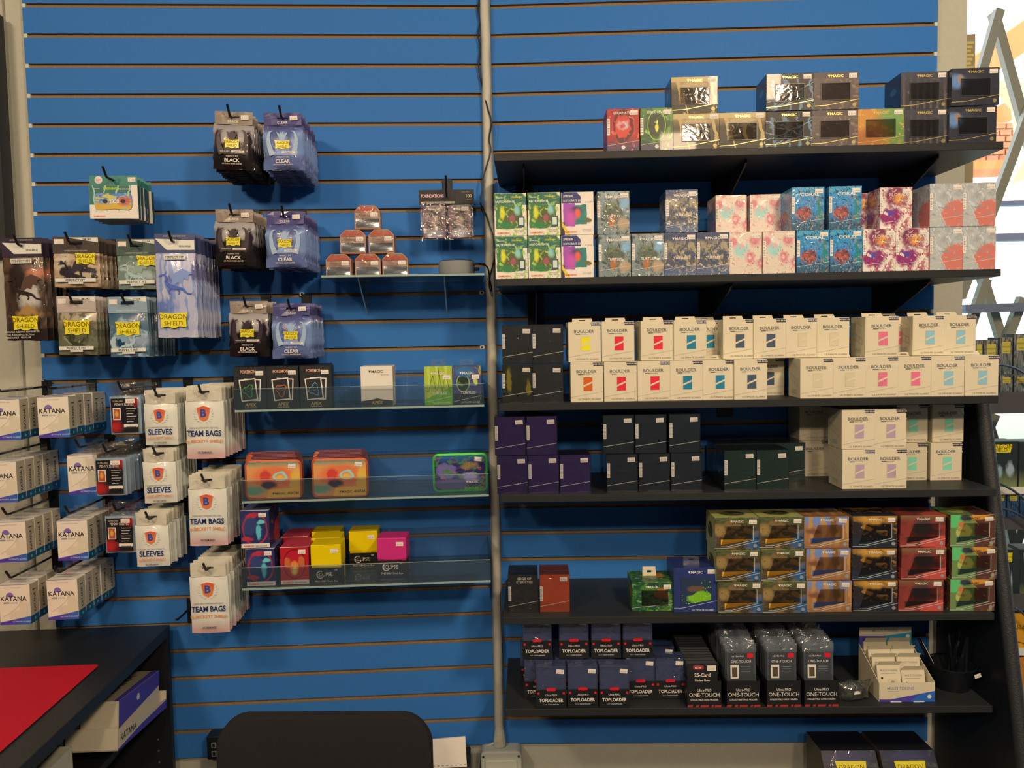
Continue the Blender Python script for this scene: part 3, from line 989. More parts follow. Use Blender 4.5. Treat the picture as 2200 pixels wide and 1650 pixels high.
def game_carton(kind):
    """cream printed carton at the pipe end of the second shelf"""
    w, h, d = .0775, .1015, .095
    o = thing('deck_box')
    carton(o, w, h, d, A['jungle_card' if kind == 'bastion' else 'crate_card'], CREAM2)
    g = G()
    y = -.0006
    if kind == 'bastion':
        g.text('BASTION 100+XL', .0072, -w * .46, h * .775, y, WHITE, al='l', bold=.02, sx=.85)
        magic(g, -w * .33, h * .88, .004, y, PALE)
        g.text('STRIXHAVEN', .0055, w * .18, h * .885, y, YEL, bold=.02, sx=.8)
    else:
        g.text('SPIDER', .0075, -w * .44, h * .88, y, WHITE, al='l', bold=.02, shear=.2)
        g.text('SOFT CRATE 80+', .007, -w * .44, h * .775, y, WHITE, al='l', bold=.01, sx=.85)
    g.text('GAMEGENIC', .0058, -w * .42, h * .05, y, RED, al='l', bold=.01, sx=.95)
    g.text('COMMANDER', .0034, w * .28, h * .115, y, GREY)
    g.text('FULLY VISIBLE', .0034, w * .28, h * .08, y, GREY)
    g.text('$ 29.99', .0055, w * .35, h * .74, y, GREY)
    g.build('lettering', o)
    return o


def eclipse_box(col):
    w, h, d = .0755, .1000, .066
    o = thing('deck_box')
    c = pbr('lidded_' + col, {'yellow': 'e6b400', 'pink': 'c82864'}[col], .4)
    g = G()
    g.box(-w / 2 + .001, w / 2 - .001, .0015, d - .001, 0, h * .5, pbr('lidded_dim_' + col, {'yellow': 'c89c10', 'pink': 'a82050'}[col], .4))
    g.build('body', o, bevel=.001)
    g = G()
    poly = [(-w / 2, h * .46), (-w * .3, h * .435), (0, h * .425), (w * .3, h * .435), (w / 2, h * .46), (w / 2, h), (-w / 2, h)]
    g.prism(poly, 0, d, c)
    g.build('lid', o, bevel=.0015, seg=2)
    g = G()
    g.box(-w / 2 - .0004, w / 2 + .0004, -.0004, d * .6, .002, h * .41, BLACK)
    y = -.0008
    g.text('ECLIPSE', .0135, -w * .06, h * .2, y, WHITE, sx=.88)
    g.text('PRO-100+ Deck Box', .0072, 0, h * .05, y, WHITE, sx=.92)
    g.text('UP', .006, w * .32, h * .33, y, WHITE, bold=.02)
    for k in range(14):
        a = math.radians(60 + k * 20)
        b = math.radians(60 + k * 20 + 20)
        g.strip([(-w * .20 + .009 * math.cos(a), h * .24 + .009 * math.sin(a)), (-w * .20 + .009 * math.cos(b), h * .24 + .009 * math.sin(b))], .0016, y, WHITE)
    g.build('band', o)
    sticker(o, w * .28, h * .84)
    return o


def drake_box(kind):
    w, h, d = .0705, .0955, .098
    o = thing('deck_box')
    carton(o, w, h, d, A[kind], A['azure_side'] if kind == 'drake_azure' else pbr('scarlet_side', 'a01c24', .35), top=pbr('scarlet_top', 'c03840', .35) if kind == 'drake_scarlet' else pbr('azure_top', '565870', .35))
    g = G()
    g.text('POKEMON', .006, -w * .25, h * .035, -.0006, RED, bold=.02, sx=.8)
    g.text('75 CARD DECK BOX', .0048, w * .16, h * .04, -.0006, INK, sx=.8)
    if kind == 'drake_scarlet':
        g.text('POKEMON', .014, 0, d * .4, h + .0006, pbr('pink_ink', 'd88c8c', .4), side=2)
    g.build('lettering', o)
    sticker(o, w * .27, h * .87)
    return o


def apex_box(col):
    w, h, d = .0785, .1050, .032
    o = thing('sleeve_box')
    bb = pbr('outline_board', '211f1e', .5)
    carton(o, w, h, d, bb, A['outline_side'], top=bb)
    y = -.0006
    g = G()
    g.text('POKEMON', .0105, -.004, h * .85, y, pbr('peach_print', 'd8946c', .5), bold=.02, sx=.75)
    g.text('APEX', .0115, 0, h * .07, y, GOLD, bold=.03, shear=.15, sx=.95)
    g.text('SLEEVES FOR CARDS', .0032, 0, h * .03, y, PALE)
    g.build('lettering', o)
    g = G()
    for dx, ang in ((.009, -.06), (0, .1)):
        ca, sa = math.cos(ang), math.sin(ang)
        yy = y - .0003 - (.0004 if dx == 0 else 0)
        for s, m in ((1, PALE), (.86, INK)):
            a, b = .0205 * s, .027 * (s if s == 1 else .9)
            g.face([(x * ca - z * sa + dx - .004, yy - (.0002 if s < 1 else 0), x * sa + z * ca + h * .46) for x, z in ((-a, -b), (a, -b), (a, b), (-a, b))], m)
    cm = pbr('neon_' + col, {'green': '3c9c48', 'orange': 'e06424', 'blue': '6aa0c8'}[col], .4)
    rnd = random.Random(col)
    n = 13
    pts = []
    for k in range(n + 1):
        a = 6.2832 * (k % n) / n
        r = .012 + .006 * math.sin(a * 3 + len(col)) * .6
        pts.append((-.004 + r * math.cos(a) * .95, h * .44 + r * math.sin(a) * 1.15))
    g.strip(pts, .0013, y - .0010, cm)
    g.strip([(-.012, h * .46), (-.004, h * .42), (.005, h * .47)], .0011, y - .0010, cm)
    g.build('printed_cards', o)
    sticker(o, w * .3, h * .85)
    return o


def white_magic():
    w, h, d = .0795, .1000, .032
    o = thing('sleeve_box')
    carton(o, w, h, d, IVORY, IVORY2)
    g = G()
    y = -.0006
    magic(g, -.002, h * .84, .0085, y, INK)
    g.text('$ 20.99', .006, w * .26, h * .76, y, GREY)
    g.prism([(-w / 2 + .0004, 0.0005), (w / 2 - .0004, 0.0005), (w / 2 - .0004, h * .14), (w * .2, h * .165), (0, h * .2), (-w * .2, h * .165), (-w / 2 + .0004, h * .14)], y, -.0001, pbr('outline_foot', '2b2a2c', .5))
    g.text('APEX', .0115, 0, h * .055, y - .0004, GOLD, bold=.03, shear=.15)
    for k in range(3):
        g.strip([(-.012 + k * .012, h * .47), (-.012 + k * .012, h * .52)], .0005, y, pbr('cream_ink', 'd0b078', .5))
    g.build('lettering', o)
    return o


def turtle_box(kind):
    w, h, d = .0695, .0975, .040
    o = thing('deck_box')
    carton(o, w, h, d, A[kind], A[kind])
    g = G()
    y = -.0006
    magic(g, -.001, h * .78, .0085, y, WHITE)
    g.text('TURTLES', .0095, .002, h * .27, y, PALE, bold=.03)
    if kind == 'lime':
        dk = pbr('olive_ink', '5c6420', .5)
        pts = [(-.032, h * .38), (-.024, h * .34), (-.018, h * .62), (-.013, h * .76), (-.007, h * .42), (-.002, h * .38), (.002, h * .66), (.0, h * .96), (.006, h * .52), (.010, h * .36), (.016, h * .7), (.02, h * .76), (.026, h * .4), (.032, h * .3)]
        g.strip(pts, .0012, y, dk)
    g.strip([(-w / 2, h * .08), (w / 2, h * .22)], .0008, y, PALE)
    g.text('ULTIMATE GUARD', .0052, .008, h * .04, y, PALE, sx=1.05)
    g.build('lettering', o)
    sticker(o, w * .3, h * .71)
    hang_tab(o, w, h - .001, d * .4, .036, .018, .05, CLEAR2)
    return o


def tin(kind):
    w, h, d = .1400, .0985, .0235
    o = thing('card_tin')
    rim = pbr('tin_rim_' + kind, 'b8502c' if kind == 'tin_orange' else '3ca02c', .3, .2, coat=.6)
    sidem = pbr('tin_side_' + kind, 'a0503c' if kind == 'tin_orange' else '2c8424', .35, .3, coat=.5)
    g = G()
    g.prism(rr(-w / 2, w / 2, 0, h, .014, 5), .002, d, sidem, side=sidem)
    g.build('body', o, bevel=.0018, seg=2)
    g = G()
    out, inn = rr(-w / 2, w / 2, 0, h, .014, 5), rr(-w / 2 + .005, w / 2 - .005, .005, h - .005, .010, 5)
    n = len(out)
    for i in range(n):
        j = (i + 1) % n
        a, b, c, e = out[i], out[j], inn[j], inn[i]
        g.face([(a[0], 0, a[1]), (b[0], 0, b[1]), (c[0], -.0012, c[1]), (e[0], -.0012, e[1])], rim)
        g.face([(a[0], 0, a[1]), (a[0], .006, a[1]), (b[0], .006, b[1]), (b[0], 0, b[1])], rim)
    g.build('lid_rim', o)
    g = G()
    g.prism(rr(-w / 2 + .005, w / 2 - .005, .005, h - .005, .010, 5), -.0008, .001, rim, front=A[kind])
    g.build('lid_picture', o)
    g = G()
    y = -.0013
    if kind == 'tin_orange':
        g.prism([(-w * .13, .004), (w / 2 - .006, .004), (w / 2 - .006, h * .29), (-w * .02, h * .26), (-w * .09, h * .24)], y, -.0003, pbr('amber_print', 'e0a038', .4))
        magic(g, w * .09, h * .12, .0075, y - .0004, INK)
        g.text('AVATAR', .0092, w * .34, h * .12, y - .0004, INK, bold=.02, shear=.2, sx=.8)
    else:
        magic(g, w * .22, h * .22, .0078, y, WHITE)
        g.text('TURTLES', .009, w * .2, h * .06, y, pbr('lime_ink', '5cb030', .5), bold=.03)
    g.build('title_label', o)
    sticker(o, w * .33, h * .84, y=-.0018, ang=-.08, t='$ 34.99')
    return o


def foil_deck():
    w, h, d = .0660, .0610, .042
    o = thing('card_deck')
    c = .014
    poly = [(-w / 2, 0), (w / 2, 0), (w / 2, h - c), (w / 2 - c, h), (-w / 2 + c, h), (-w / 2, h - c)]
    g = G()
    g.prism(poly, 0, d, pbr('deck_side', '9c6c50', .4), front=A['foil_deck'], side=pbr('deck_side', '9c6c50', .4))
    g.build('carton', o, bevel=.001)
    g = G()
    nx = 8
    for i in range(nx):
        for j in range(3):
            x0, x1 = -w * .44 + w * .88 * i / nx, -w * .44 + w * .88 * (i + 1) / nx
            z0, z1 = h * (.08 + .12 * j), h * (.08 + .12 * (j + 1))
            def Y(x, z): return -.0012 - .0011 * math.sin(x * 900 + z * 500) * math.sin(z * 700 + 1)
            g.face([(x0, Y(x0, z0), z0), (x1, Y(x1, z0), z0), (x1, Y(x1, z1), z1), (x0, Y(x0, z1), z1)], A['foil'])
    g.build('foil_patch', o, smooth=True)
    g = G()
    y = -.0006
    g.text('COMMANDER', .0068, 0, h * .79, y, pbr('scarlet_ink', 'c8402c', .4), bold=.02)
    for k in range(4):
        g.strip([(-w * .35, h * (.60 - k * .05)), (w * .1, h * (.60 - k * .05))], .0009, y, pbr('deck_ink', '6a4838', .5))
    g.strip([(p[0] * .94, p[1] * .96 + .0012) for p in poly + poly[:1]], .0009, y, pbr('deck_line', 'c88458', .4))
    g.build('lettering', o)
    sticker(o, w * .26, h * .62)
    return o


def katana_box(front):
    w, h, d = .0745, .1010, .0385
    o = thing('sleeve_box')
    g = G()
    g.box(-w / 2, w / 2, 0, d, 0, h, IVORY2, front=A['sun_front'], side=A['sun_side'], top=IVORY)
    g.build('carton', o, bevel=.0008)
    g = G()
    y = -.0006
    g.face([(-w / 2, y, 0), (w / 2, y, 0), (w / 2, y, h * .21), (-w / 2, y, h * .055)], A['sun_stripe'], [(0, 0), (1, 0), (1, 1), (0, 0)])
    g.text('ULTIMATE GUARD', .0048, w * .2, h * .06, y - .0003, WHITE, sx=1.1)
    g.build('colour_stripe', o)
    g = G()
    g.text('KATANA', .0165, -w * .02, h * .60, y, INK, bold=.012, sx=.95)
    g.box(-w * .36, -w * .17, y, -.0002, h * .53, h * .57, GREY)
    g.text('SLEEVES', .0052, -w * .02, h * .53, y, GREY)
    g.text('STANDARD SIZE CARD SLEEVES', .0028, -w * .05, h * .92, y, GREY)
    g.strip([(-w * .38, h * .2), (-w * .15, h * .3), (w * .1, h * .45), (w * .2, h * .58)], .0008, y, pbr('sand_ink', 'b89c78', .5))
    # the right-hand side of the carton
    s = w / 2 + .0006
    g.text('KATANA', .0125, d * .62, h * .26, s, INK, bold=.01, vert=True, side=1, al='l')
    for (a, b), (c, e) in (((.32, .84), (.7, .84)), ((.66, .84), (.6, .7)), ((.45, .84), (.36, .7))):
        g.face([(s, d * a, h * b), (s, d * a, h * b - .002), (s, d * c, h * e - .002), (s, d * c, h * e)], INK)
    p = [(s, d * .5 + .004 * math.cos(k * 1.047), h * .1 + .004 * math.sin(k * 1.047)) for k in range(6)]
    g.face(p, pbr('mint_ink', '6aa08c', .5))
    g.build('lettering', o)
    g = G()
    g.face([(-.02, d * .5, h), (.02, d * .5, h), (.02, d * .5, h + .026), (-.02, d * .5, h + .026)], CLEAR2)
    g.face([(-.02, d * .5 + .0006, h), (-.02, d * .5 + .0006, h + .026), (.02, d * .5 + .0006, h + .026), (.02, d * .5 + .0006, h)], CLEAR2)
    g.build('hang_tab', o)
    return o


# ------------------------------------------------------------------ builders: bagged goods hanging on hooks
def pouch(par, w, h, t, front, back, nx=6, nz=8, seed=1, z0=0.0, name='pouch', crump=.0012):
    """a filled flat bag: bulging front, nearly flat back, crumpled sealed edges"""
    rnd = random.Random(seed)
    g = G()
    Y = {}
    for i in range(nx + 1):
        for j in range(nz + 1):
            a, b = i / nx, j / nz
            e = min(1, 4.5 * min(a, 1 - a)) * min(1, 5 * min(b, 1 - b))
            Y[i, j] = (-w / 2 + w * a + (rnd.uniform(-1, 1) * crump if i in (0, nx) else 0), -t * (.12 + .88 * e) + rnd.uniform(-1, 1) * crump * .7,
                       z0 + h * b + (rnd.uniform(-1, 1) * crump if j in (0, nz) else 0))
    for i in range(nx):
        for j in range(nz):
            q = [(i, j), (i + 1, j), (i + 1, j + 1), (i, j + 1)]
            g.face([Y[k] for k in q], front, [(k[0] / nx, k[1] / nz) for k in q])
    g.face([(-w / 2, 0, z0), (-w / 2, 0, z0 + h), (w / 2, 0, z0 + h), (w / 2, 0, z0)], back)
    edge = [Y[i, 0] for i in range(nx + 1)] + [Y[nx, j] for j in range(1, nz + 1)] + [Y[i, nz] for i in range(nx - 1, -1, -1)] + [Y[0, j] for j in range(nz - 1, 0, -1)]
    n = len(edge)
    for i in range(n):
        a, b = edge[i], edge[(i + 1) % n]
        g.face([a, (a[0], 0, a[2]), (b[0], 0, b[2]), b], back)
    return g.build(name, par, smooth=60)


def header(par, w, z0, z1, mat, y=-.003, hw=.013, hh=.006, name='header', wob=0.0, top=1.0):
    """flat card or film strip above the pouch with a euro hole; the hook passes through the hole"""
    g = G()
    zc = z0 + (z1 - z0) * .62
    a, b = zc - hh / 2, zc + hh / 2
    for (x0, x1, p, q) in ((-w / 2, w / 2, z0, a), (-w / 2, -hw, a, b), (hw, w / 2, a, b), (-w / 2, w / 2, b, z1)):
        k = 5 if x1 - x0 > w * .6 else 2
        for i in range(k):
            u0, u1 = x0 + (x1 - x0) * i / k, x0 + (x1 - x0) * (i + 1) / k
            def yy(u, z): return y + wob * math.sin(u / w * 9 + z * 60)
            uv = [((u / w + .5), (z - z0) / (z1 - z0)) for u, z in ((u0, p), (u1, p), (u1, q), (u0, q))]
            g.face([(u0, yy(u0, p), p), (u1, yy(u1, p), p), (u1, yy(u1, q), q), (u0, yy(u0, q), q)], mat, uv)
            g.face([(u0, yy(u0, p) + .0007, p), (u0, yy(u0, q) + .0007, q), (u1, yy(u1, q) + .0007, q), (u1, yy(u1, p) + .0007, p)], mat)
    return g.build(name, par), zc


def ribbon(g, pts, y, m):
    """tapered printed stroke through (x, z, width) points"""
    for (a, b, w0), (c, d, w1) in zip(pts, pts[1:]):
        l = math.hypot(c - a, d - b) or 1
        nx, nz = -(d - b) / l / 2, (c - a) / l / 2
        g.face([(a - nx * w0, y, b - nz * w0), (c - nx * w1, y, d - nz * w1), (c + nx * w1, y, d + nz * w1), (a + nx * w0, y, b + nz * w0)], m)


def creature(par, x, z, s, y, m, m2, pose='side', flip=1):
    """plain winged-serpent outline printed on a pack"""
    g = G()
    def T(L): return [(x + p[0] * s * flip, z + p[1] * s) + tuple(q * s for q in p[2:]) for p in L]
    def poly(L, mm, o=0.0):
        P = [(a, y - o, b) for a, b in T(L)]
        g.face(P if flip > 0 else P[::-1], mm)
    if pose == 'side':
        poly([(-.15, -.02), (.0, -.1), (.2, .06), (.4, -.02), (.5, .26), (.7, .18), (.76, .44), (.96, .54), (.45, .78), (.05, .56)], m2)
        for L in ([(1.0, -.42, .02), (.85, -.55, .05), (.62, -.5, .09), (.45, -.3, .13), (.2, -.25, .2), (-.1, -.2, .24), (-.3, -.1, .19), (-.45, .1, .12), (-.38, .32, .09), (-.5, .48, .10), (-.7, .44, .07), (-.82, .38, .02)],
                  [(-.48, .52, .05), (-.34, .66, .01)], [(-.2, -.25, .1), (-.3, -.42, .06), (-.24, -.56, .06)], [(.15, -.3, .1), (.28, -.45, .06), (.2, -.58, .06)]):
            ribbon(g, T(L), y - .0002, m)
    else:
        for sg in (-1, 1):
            ribbon(g, T([(sg * .62, -.8, .34), (sg * .80, -.2, .26), (sg * .84, .25, .2), (sg * .74, .6, .10), (sg * .55, .66, .03)]), y, m2)
        poly([(-.5, -.8), (.5, -.8), (.34, -.15), (.13, .12), (-.13, .12), (-.34, -.15)], m, .0002)
        poly([(-.1, .0), (.1, .0), (.2, .25), (.34, .6), (.13, .44), (.05, .62), (0, .5), (-.05, .62), (-.13, .44), (-.34, .6), (-.2, .25)], m2, .0004)
    return g.build('printed_creature', par)


def dragon_logo(par, x, z, w, y):
    h = w * .56
    g = G()
    out = [(x - w * .46, z - h * .5), (x - w * .2, z - h * .42), (x - w * .06, z - h * .54), (x + w * .06, z - h * .54), (x + w * .2, z - h * .42), (x + w * .46, z - h * .5),
           (x + w * .45, z), (x + w * .5, z + h * .5), (x, z + h * .42), (x - w * .5, z + h * .5), (x - w * .45, z)]
    g.prism(out, y - .0006, y, YEL)
    g.text('DRAGON', w * .26, x, z + h * .05, y - .001, BROWNINK, sx=.92, bold=.005)
    g.text('SHIELD', w * .22, x, z - h * .36, y - .001, BROWNINK, sx=1.0)
    return g.build('logo_label', par)


def sleeve_pack(kind):
    """bagged card sleeves, the small hanging pack with a soft printed top"""
    w, h, t = .098, .138, .016
    o = thing('sleeve_pack')
    fr = A[kind]
    blk = kind == 'drake_black'
    back = pbr('pack_back_' + kind, '1c1a20' if blk else '50566c', .25, coat=.8)
    pouch(o, w, h * .78, t, fr, back, seed=3 if blk else 4, crump=.0022)
    hm = pbr('pack_head_' + kind, '947a62' if blk else '504668', .35, coat=.6)
    hd, zc = header(o, w * .93, h * .775, h * 1.0, hm, y=-.004, wob=.003)
    o['hole'] = zc
    g = G()
    y = -t - .0022
    m = WHITE
    g.text('PERFECT FIT', .0052, 0, h * .19, y, m)
    g.text('BLACK' if blk else 'CLEAR', .0118, 0, h * .105, y, m, bold=.02)
    g.text('100 THICK INNER SLEEVES', .0048, 0, h * .062, y, m, sx=.85)
    g.face([(-.002, y, h * .27), (w * .3, y, h * .27), (w * .3, y, h * .305), (-.002, y, h * .305)], m)
    g.text('STANDARD', .004, w * .14, h * .278, y - .0004, INK)
    g.text('UNSEALABLE', .004, -w * .18, h * .278, y, m)
    g.text('BLACK' if blk else 'CLEAR', .0085, 0, h * .80, -.0085, m)
    g.build('lettering', o)
    creature(o, 0, h * .47, .040, y + .0004, pbr('drake_ink_' + kind, '221518' if blk else '7c86a4', .4), pbr('drake_wing_' + kind, '2e1e24' if blk else '98a0b8', .4), 'front')
    dragon_logo(o, 0, h * .42, .036, y - .0008)
    sticker(o, w * .28, h * .90, y=-.009, ang=.04)
    return o


def fit_pack(kind):
    """perfect-fit sleeve bags of the long row: flat, glossy, with a stiff printed header"""
    D = dict(drake_brown=(.096, .250, '3c2c34'), drake_lilac=(.096, .252, '44465e'), drake_smoke=(.110, .123, '4c3c30'), drake_grey=(.098, .123, '4c5446'),
             drake_olive=(.094, .144, 'b89c84'), drake_teal=(.094, .148, '8c9490'))
    w, h, hc = D[kind]
    t = .010
    tall = h > .2
    o = thing('sleeve_pack')
    hh = .040 if not tall else .046
    back = film('bag_back', .15, (.75, .72, .66, 1), .12, .45, '8c8474', .4) if False else pbr('bag_back_' + kind, {'drake_lilac': '55535c', 'drake_brown': '4c4238', 'drake_smoke': '4c4230', 'drake_grey': '6c6c5c', 'drake_olive': '524a34', 'drake_teal': '4c5252'}[kind], .2, coat=1)
    pouch(o, w, h - hh, t, A[kind], back, seed=len(kind), crump=.001)
    hd, zc = header(o, w, h - hh, h, pbr('fit_head_' + kind, hc, .3, coat=.8), y=-.0035, hw=.016, hh=.009)
    o['hole'] = zc
    y = -.0045
    g = G()
    bb = pbr('banner_cream', 'd8c8a8', .45)
    g.face([(-w * .48, y, h - hh * .25), (-w * .2, y, h - hh * .85), (w * .49, y, h - hh * .85), (w * .49, y, h - hh * .35)] if tall else
           [(-w * .2, y, h - hh * .05), (w * .49, y, h - hh * .35), (w * .49, y, h - hh * .05)], bb)
    g.text('SEALABLE' if tall else ('SMOKE' if kind in ('drake_smoke', 'drake_olive') else 'CLEAR'), .0065, w * .25, h - hh * (.7 if tall else .22), y - .0004, WINK, bold=.01)
    g.text('100 PERFECT FIT SIDELOADER SLEEVES', .004, 0, h - hh * (.15 if tall else .9), y, WHITE, sx=.8)
    yy = -t - .0016
    if tall:
        g.box(-w * .25, w * .27, yy, yy + .0004, h - hh - .017, h - hh - .005, bb)
        g.text('PERFECT FIT', .0082, .001, h - hh - .014, yy - .0004, WINK, bold=.01)
        if kind == 'drake_brown':
            for k, s in enumerate(('DOUBLE SLEEVING REINFORCED', 'FULL 4-EDGE PROTECTION', 'RESEALABLE - NO GLUE')):
                g.text(s, .006, -w * .45, h * (.075 - .028 * k), yy, PALE, al='l', sx=.9)
    else:
        g.box(-w * .44, w * .44, yy, yy + .0004, .012, .021, bb)
        g.text('PERFECT FIT', .0085, 0, .0135, yy - .0004, WINK, bold=.015)
        g.box(-w * .16, w * .16, yy, yy + .0004, .007, .0115, bb)
        g.face([(-w * .46, y, h - .006), (-w * .46, y, h - .018), (-w * .25, y, h - .018), (-w * .25, y, h - .006)][::-1], WHITE)
    g.build('lettering', o)
    ck = {'drake_brown': (.002, h * .50, .046, '2a1c16', '54382a', 1), 'drake_lilac': (-.002, h * .52, .046, '4c5c94', '7c86b4', 1), 'drake_smoke': (-.004, h * .30, .044, '241c20', '302428', 1),
          'drake_grey': (-.004, h * .32, .040, 'a8ac98', '8c907c', 1), 'drake_olive': (.0, h * .24, .036, '38341f', '5a523a', 1), 'drake_teal': (.0, h * .24, .036, 'a8b0a8', '7c8c90', -1)}[kind]
    creature(o, ck[0], ck[1], ck[2], yy + .0004, pbr('drake_ink_' + kind, ck[3], .4), pbr('drake_wing_' + kind, ck[4], .4), 'side', ck[5])
    yy -= .0010
    dragon_logo(o, *{'drake_brown': (.004, h * .17, .062), 'drake_lilac': (-.006, h * .17, .066), 'drake_smoke': (w * .24, h * .56, .048), 'drake_grey': (w * .26, h * .56, .046),
                     'drake_olive': (.004, h * .47, .064), 'drake_teal': (0.002, h * .47, .060)}[kind], yy)
    return o


def counter_pack():
    w, h, d = .118, .106, .014
    o = thing('life_counter_pack')
    g = G()
    g.box(-w / 2, w / 2, 0, d, 0, h * .78, CREAM2, front=A['counter_card'], side=pbr('counter_side', '3c4c40', .5))
    g.build('carton', o, bevel=.0008)
    hd, zc = header(o, w * .98, h * .78, h, pbr('counter_head', '3c7460', .45), y=.002, hw=.014, hh=.006)
    o['hole'] = zc
    g = G()
    n = 20
    pts = []
    for k in range(n):
        a = 6.2832 * k / n
        c, s_ = math.cos(a), math.sin(a)
        x = math.copysign(abs(c) ** .35, c) * w * .38
        z = math.copysign(abs(s_) ** .45, s_) * h * .22 * (1 - .22 * (1 - abs(x) / (w * .38)))
        pts.append((x, h * .40 + z))
    g.prism(pts, -.0022, -.0002, INK, front=A['counter_pad'])
    g.build('counter_pad', o)
    g = G()
    y = -.0006
    g.text('STRIXHAVEN', .0085, -w * .05, h * .67, y, pbr('lime_print', 'b0c030', .5), bold=.03, sx=.75)
    g.text('LIFE COUNTER', .0055, w * .24, h * .67, y, PALE)
    magic(g, -w * .35, h * .68, .004, y, PALE)
    g.text('GAMEGENIC', .0052, -w * .42, h * .045, y, RED, al='l', bold=.01)
    g.text('20:20', .013, .002, h * .36, -.0026, WHITE, bold=.03, sx=.8)
    g.disc(-w * .3, h * .9, .0095, .0012, WHITE, 14)
    g.text('6.99', .006, -w * .3, h * .88, .0008, RED)
    g.build('lettering', o)
    sticker(o, w * .38, h * .91, y=.0008)
    return o


def beckett_pack(kind):
    team = kind == 'team'
    w, h, hh = (.094, .181, .036) if team else (.081, .138, .034)
    t = .010
    o = thing('sleeve_pack')
    pouch(o, w, h - hh, t, A['shieldbag_pink' if team else 'shieldbag_card'], pbr('shieldbag_edge', 'a89e84', .3, coat=.6), seed=5, crump=.0008)
    hd, zc = header(o, w * .92, h - hh, h, A['shieldbag_head'], y=-.003, hw=.014, hh=.006, wob=.0015)
    o['hole'] = zc
    y = -t - .0014
    k = 1.15 if team else 1.0
    g = G()
    if team:
        zt = .058
        g.text('RESEALABLE STANDARD SIZE CARD', .0052, 0, zt + .019, y, GREY, bold=.01, sx=.84)
        g.text('TEAM BAGS', .0200, 0, zt, y, NAVY, bold=.025, sx=.80)
        g.text('by BECKETT SHIELD', .0112, 0, zt - .0165, y, ORANGE, bold=.01, sx=.92)
        g.text('100 TEAM BAGS', .0062, 0, .015, y, INK, bold=.02, sx=.8)
    else:
        zt = .028
        g.text('STANDARD SIZE COLLECTIBLE CARD', .0046, 0, zt + .0165, y, GREY, bold=.01, sx=.84)
        g.text('SLEEVES', .0195, 0, zt, y, NAVY, bold=.025, sx=.86)
        g.text('by BECKETT SHIELD', .0088, 0, zt - .0115, y, ORANGE, sx=.88)
        g.text('100 CARD SLEEVES', .0048, 0, .0055, y, INK, bold=.02, sx=.8)
    for q in range(3):
        g.text(('100 CARD', 'PROTECTIVE', 'SLEEVES')[q], .0034, 0, h - hh * (.78 + .1 * q) + .002, -.0052, GREY)
    g.build('lettering', o)
    g = G()
    zs = h - hh - (.030 if team else .028)
    s = .0155 * k
    out = [(0, zs - s * 1.15), (s * .6, zs - s * .8), (s * .8, zs + s * .2), (s * .85, zs + s * .8), (0, zs + s), (-s * .85, zs + s * .8), (-s * .8, zs + s * .2), (-s * .6, zs - s * .8)]
    g.prism(out, y - .0004, y, A['shield'])
    g.text('B', s * 1.5, 0, zs - s * .5, y - .0008, pbr('badge_blue', '2c4884', .5), bold=.04)
    laurel = pbr('laurel_ink', 'a8a08c', .5)
    for sgn in (-1, 1):
        for q in range(7):
            a = math.radians(-75 + q * 18)
            g.strip([(sgn * s * 1.15 * math.cos(a), zs - s * .1 + s * 1.2 * math.sin(a)), (sgn * s * 1.4 * math.cos(a + .15), zs - s * .1 + s * 1.4 * math.sin(a + .15))], .0011, y, laurel)
    g.build('emblem', o)
    return o


def penny_pack():
    w, h, t = .075, .094, .010
    o = thing('sleeve_pack')
    pouch(o, w, h, t * .6, film('sleeve_stack_film', .15, (.9, .92, .92, 1), .1, .4, 'b8b4a8', .5), pbr('carded_edge', '9aa4a4', .2, coat=.8), seed=8, crump=.0008, name='sleeve_stack')
    g = G()
    g.box(-w * .43, w * .43, -t * .6 - .0015, -t * .6 - .001, h * .06, h * .95, WHITE, front=A['carded_card'])
    g.build('insert_card', o)
    g = G()
    y = -t * .6 - .0021
    g.text('ULTRA PRO', .0048, -w * .2, h * .86, y, pbr('amber_ink', 'c8a460', .5), bold=.01)
    g.text('PENNY SLEEVES', .0092, 0, h * .76, y, WHITE, sx=.72)
    for q in range(6):
        g.strip([(w * .06, h * (.68 - q * .07)), (w * (.38 - .05 * (q % 3)), h * (.68 - q * .07))], .0011, y, PALE)
    for q in range(12):
        g.strip([(w * .04 + q * .002, h * .165), (w * .04 + q * .002, h * .205)], .0006 + .0005 * (q % 3), y - .0002, INK)
    g.build('lettering', o)
    hd, zc = header(o, w * 1.12, h, h + .030, CLEAR, y=-.003, hw=.014, hh=.006, wob=.002, name='bag_top')
    o['hole'] = zc
    sticker(o, w * .2, h * .88, y=-t * .6 - .0028, w=.022)
    return o


